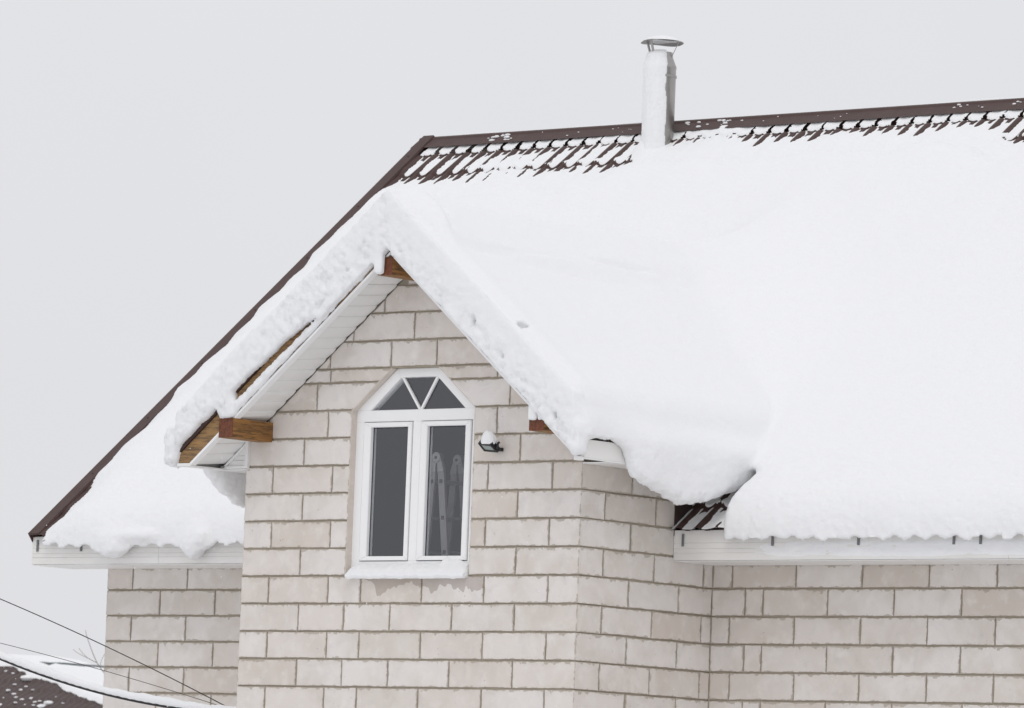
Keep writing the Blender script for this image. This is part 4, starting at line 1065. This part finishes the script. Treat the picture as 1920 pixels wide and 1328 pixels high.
# front slope through the ridge z=.86 at y=45, falling towards us
NZ, NY, NS = .80, 45.0, .62
def npt(px, py):
    v = camray(px, py); t_ = (NZ+NS*(CY-NY)-CZ)/(v.z-NS*v.y); return Vector((CX, CY, CZ))+v*t_
hipA = npt(34, 1246); hipB = npt(190, 1312); NY = hipA.y; NZ = hipA.z
hip_dir = (hipB-hipA)
hipE = hipA+hip_dir*2.6
def nsheet():
    xs = np.linspace(-60, hipE.x, 760); ts = np.linspace(0, 1, 80); V = []; 
    yl = hipE.y-.1
    X, T_ = np.meshgrid(xs, ts, indexing='ij')
    ytop = np.where(X < hipA.x, NY, hipA.y+hip_dir.y*(X-hipA.x)/hip_dir.x)
    Y = ytop+(yl-1.2-ytop)*T_; S = (NY-Y)/.85
    Z = NZ+NS*(Y-NY)+.035*(.5+.5*np.cos(2*np.pi*X/.19))+.03*((S/.35) % 1)
    return mesh_obj('roof_tiles', np.stack([X, Y, Z], -1).reshape(-1, 3), grid_faces(len(xs), len(ts)), tile_n, nh, True)
tile_n = mat('neighbour_tile', (.085, .06, .058), .6, 0, .4)
nsheet()
eave_z = NZ+NS*(hipE.y-1.3-NY)
m = MB(); m.add([tuple(hipA), tuple(hipE), (hipE.x-.5, 52, hipE.z), (-49.7, 49, NZ)], [(0, 1, 2, 3)]); m.add([(-60, NY, NZ), tuple(hipA), (-49.7, 49, NZ-1.5), (-60, 49, NZ-1.5)], [(0, 1, 2, 3)])
m.obj('rear_roof', snow_m, nh)
MB().box(-59.5, hipE.x-.6, hipE.y-.5, 51, GZ, eave_z+.05).obj('wall', reveal_m, nh)
def ribbon(pts, w, h, seed):
    V = []; F = []; n = 10; P = [Vector(p) for p in pts]; out = []
    for i in range(len(P)-1):
        k = max(2, int((P[i+1]-P[i]).length/.06))
        for j in range(k): out.append(P[i].lerp(P[i+1], j/k))
    A_ = np.array([tuple(p) for p in out]); n1 = vnoise(A_, 1.8, seed); n2 = vnoise(A_, 6, seed+1)
    for i, p in enumerate(out):
        ww = w*(1+.35*n1[i]+.25*n2[i]); hh = h*(1+.25*n1[i]+.15*n2[i])
        for k in range(n):
            q = 2*math.pi*k/n; a = ww*math.cos(q); V.append((p.x, p.y+a, p.z+hh*math.sin(q)+NS*a*(1 if a < 0 else 0)))
    for i in range(len(out)-1):
        for k in range(n): F.append((i*n+k, (i+1)*n+k, (i+1)*n+(k+1) % n, i*n+(k+1) % n))
    return MB().add(V, F)
m = ribbon([(-60, NY, NZ+.05), (-52, NY, NZ+.05), hipA+Vector((0, 0, .05)), hipE+Vector((0, 0, .05))], .17, .085, 3)
o = m.obj('hip_snow', snow_m, None, True); tag(o, 'uneven white band of snow along the ridge and hip of the neighbouring brown roof', 'snow')
it = []
p = npt(55, 1277); it.append((tuple(p+Vector((0, 0, .05))), (.19, .13, .06)))
for (px, py, s) in ((25, 1266, .05), (28, 1287, .05), (40, 1297, .06), (16, 1298, .07), (27, 1305, .07), (31, 1311, .06), (49, 1291, .05), (62, 1297, .04), (42, 1315, .06), (60, 1313, .07), (66, 1320, .06), (92, 1322, .14), (80, 1328, .13), (63, 1326, .05), (29, 1321, .05), (105, 1310, .03), (155, 1306, .03), (8, 1312, .05), (118, 1322, .04), (12, 1262, .06), (75, 1318, .05), (0, 1326, .10), (48, 1325, .05)):
    p = npt(px, py); it.append((tuple(p+Vector((0, 0, .03))), (s*random.uniform(.5, .9), s*.9, s*.35)))
lumps(it, 'snow_patches', 'scattered small patches of snow left on the neighbouring brown roof', kind='stuff')
# farther white roof
fh = empty('far_house', (-60, 66, GZ)); tag(fh, 'farther low building behind, its roof entirely under snow', 'building')
def at(px, py, Yp):
    v = camray(px, py); t_ = (Yp-CY)/v.y; return Vector((CX, CY, CZ))+v*t_
pts = [at(-160, 1216, 66), at(-60, 1221, 66), at(40, 1228, 66), at(100, 1230, 66), at(150, 1238, 66), at(190, 1252, 66), at(300, 1290, 66)]
m = MB(); V = []; F = []
for i, p in enumerate(pts): V += [tuple(p), (p.x, p.y-5.5, p.z-2.6), (p.x, p.y-5.5, GZ), (p.x, p.y+.5, p.z-.3), (p.x, p.y+.5, GZ)]
for i in range(len(pts)-1):
    a, b = i*5, i*5+5
    F += [(a, a+1, b+1, b), (a, b, b+3, a+3), (a+3, b+3, b+4, a+4), (a+1, a+2, b+2, b+1)]
m.add(V, F); m.obj('snow_covered_roof', snow_m, fh, True)
# bare dark strip of that roof showing through
m = MB()
dk = [(74, 1241), (84, 1243), (92, 1245), (104, 1243), (114, 1244), (124, 1245), (136, 1246), (148, 1248), (160, 1250)]
P = [at(a, b, 63.6) for a, b in dk]
for i in range(len(P)): pass
hh = [.004, .018, .034, .008, .022, .018, .022, .012, .003]
V = [tuple(p+Vector((0, 0, h_))) for p, h_ in zip(P, hh)]+[tuple(p-Vector((0, 0, h_))) for p, h_ in zip(P, hh)]+[tuple(p+Vector((0, 1.5, h_))) for p, h_ in zip(P, hh)]
n = len(P); m.add(V, [(i, i+1, n+i+1, n+i) for i in range(n-1)]+[(i, 2*n+i, 2*n+i+1, i+1) for i in range(n-1)])
m.obj('bare_roof_edge', mat('far_dark', (.11, .13, .135), .8), fh)
# twigs of a bare tree
tr = empty('bare_tree', tuple(at(225, 1500, 30))); tr.location.z = GZ
tag(tr, 'leafless tree whose thin twigs show left of the house wall', 'tree')
twig_m = mat('twig', (.20, .165, .15), .8)
b0 = at(197, 1264, 30); tk = MB(); tk.tube([(b0.x+.5, 30, GZ), (b0.x+.35, 30, -2.2), tuple(b0+Vector((.1, 0, -.4))), tuple(b0)], [.07, .05, .02, .008], 8); tk.obj('trunk', twig_m, tr, True)
def br_(pl, r0_): MB().tube([tuple(at(a, b, 30)) for a, b in pl], list(np.linspace(r0_, .0035, len(pl))), 5).obj('branch', twig_m, tr)
br_([(197, 1264), (190, 1255), (182, 1243), (176, 1230), (171, 1217), (166, 1203), (162, 1190), (160, 1182)], .0075)
br_([(182, 1243), (174, 1239), (163, 1233), (155, 1225), (148, 1216)], .0045)
br_([(181, 1243), (168, 1236), (152, 1228), (143, 1223), (137, 1218)], .0045)
br_([(187, 1250), (189, 1243), (192, 1234), (197, 1226)], .004)

# ------------------------------------------------------------------ a few falling flakes
m = MB(); base = [(1, 0, 0), (-1, 0, 0), (0, 1, 0), (0, -1, 0), (0, 0, 1), (0, 0, -1)]
bf = [(0, 2, 4), (2, 1, 4), (1, 3, 4), (3, 0, 4), (2, 0, 5), (1, 2, 5), (3, 1, 5), (0, 3, 5)]
for _ in range(420):
    px, py = random.uniform(-250, 2170), random.uniform(-150, 1480); t_ = random.uniform(36, 46)
    v = camray(px, py); p = Vector((CX, CY, CZ))+v*t_
    if p.y > -.6 and p.x > -6.8: continue
    s = random.uniform(.0022, .0052); m.add([(p.x+a*s, p.y+b*s, p.z+c*s) for a, b, c in base], bf)
o = m.obj('snowflakes', snow_m, None); tag(o, 'tiny snowflakes drifting in the air before the house', 'snowflakes', kind='stuff')
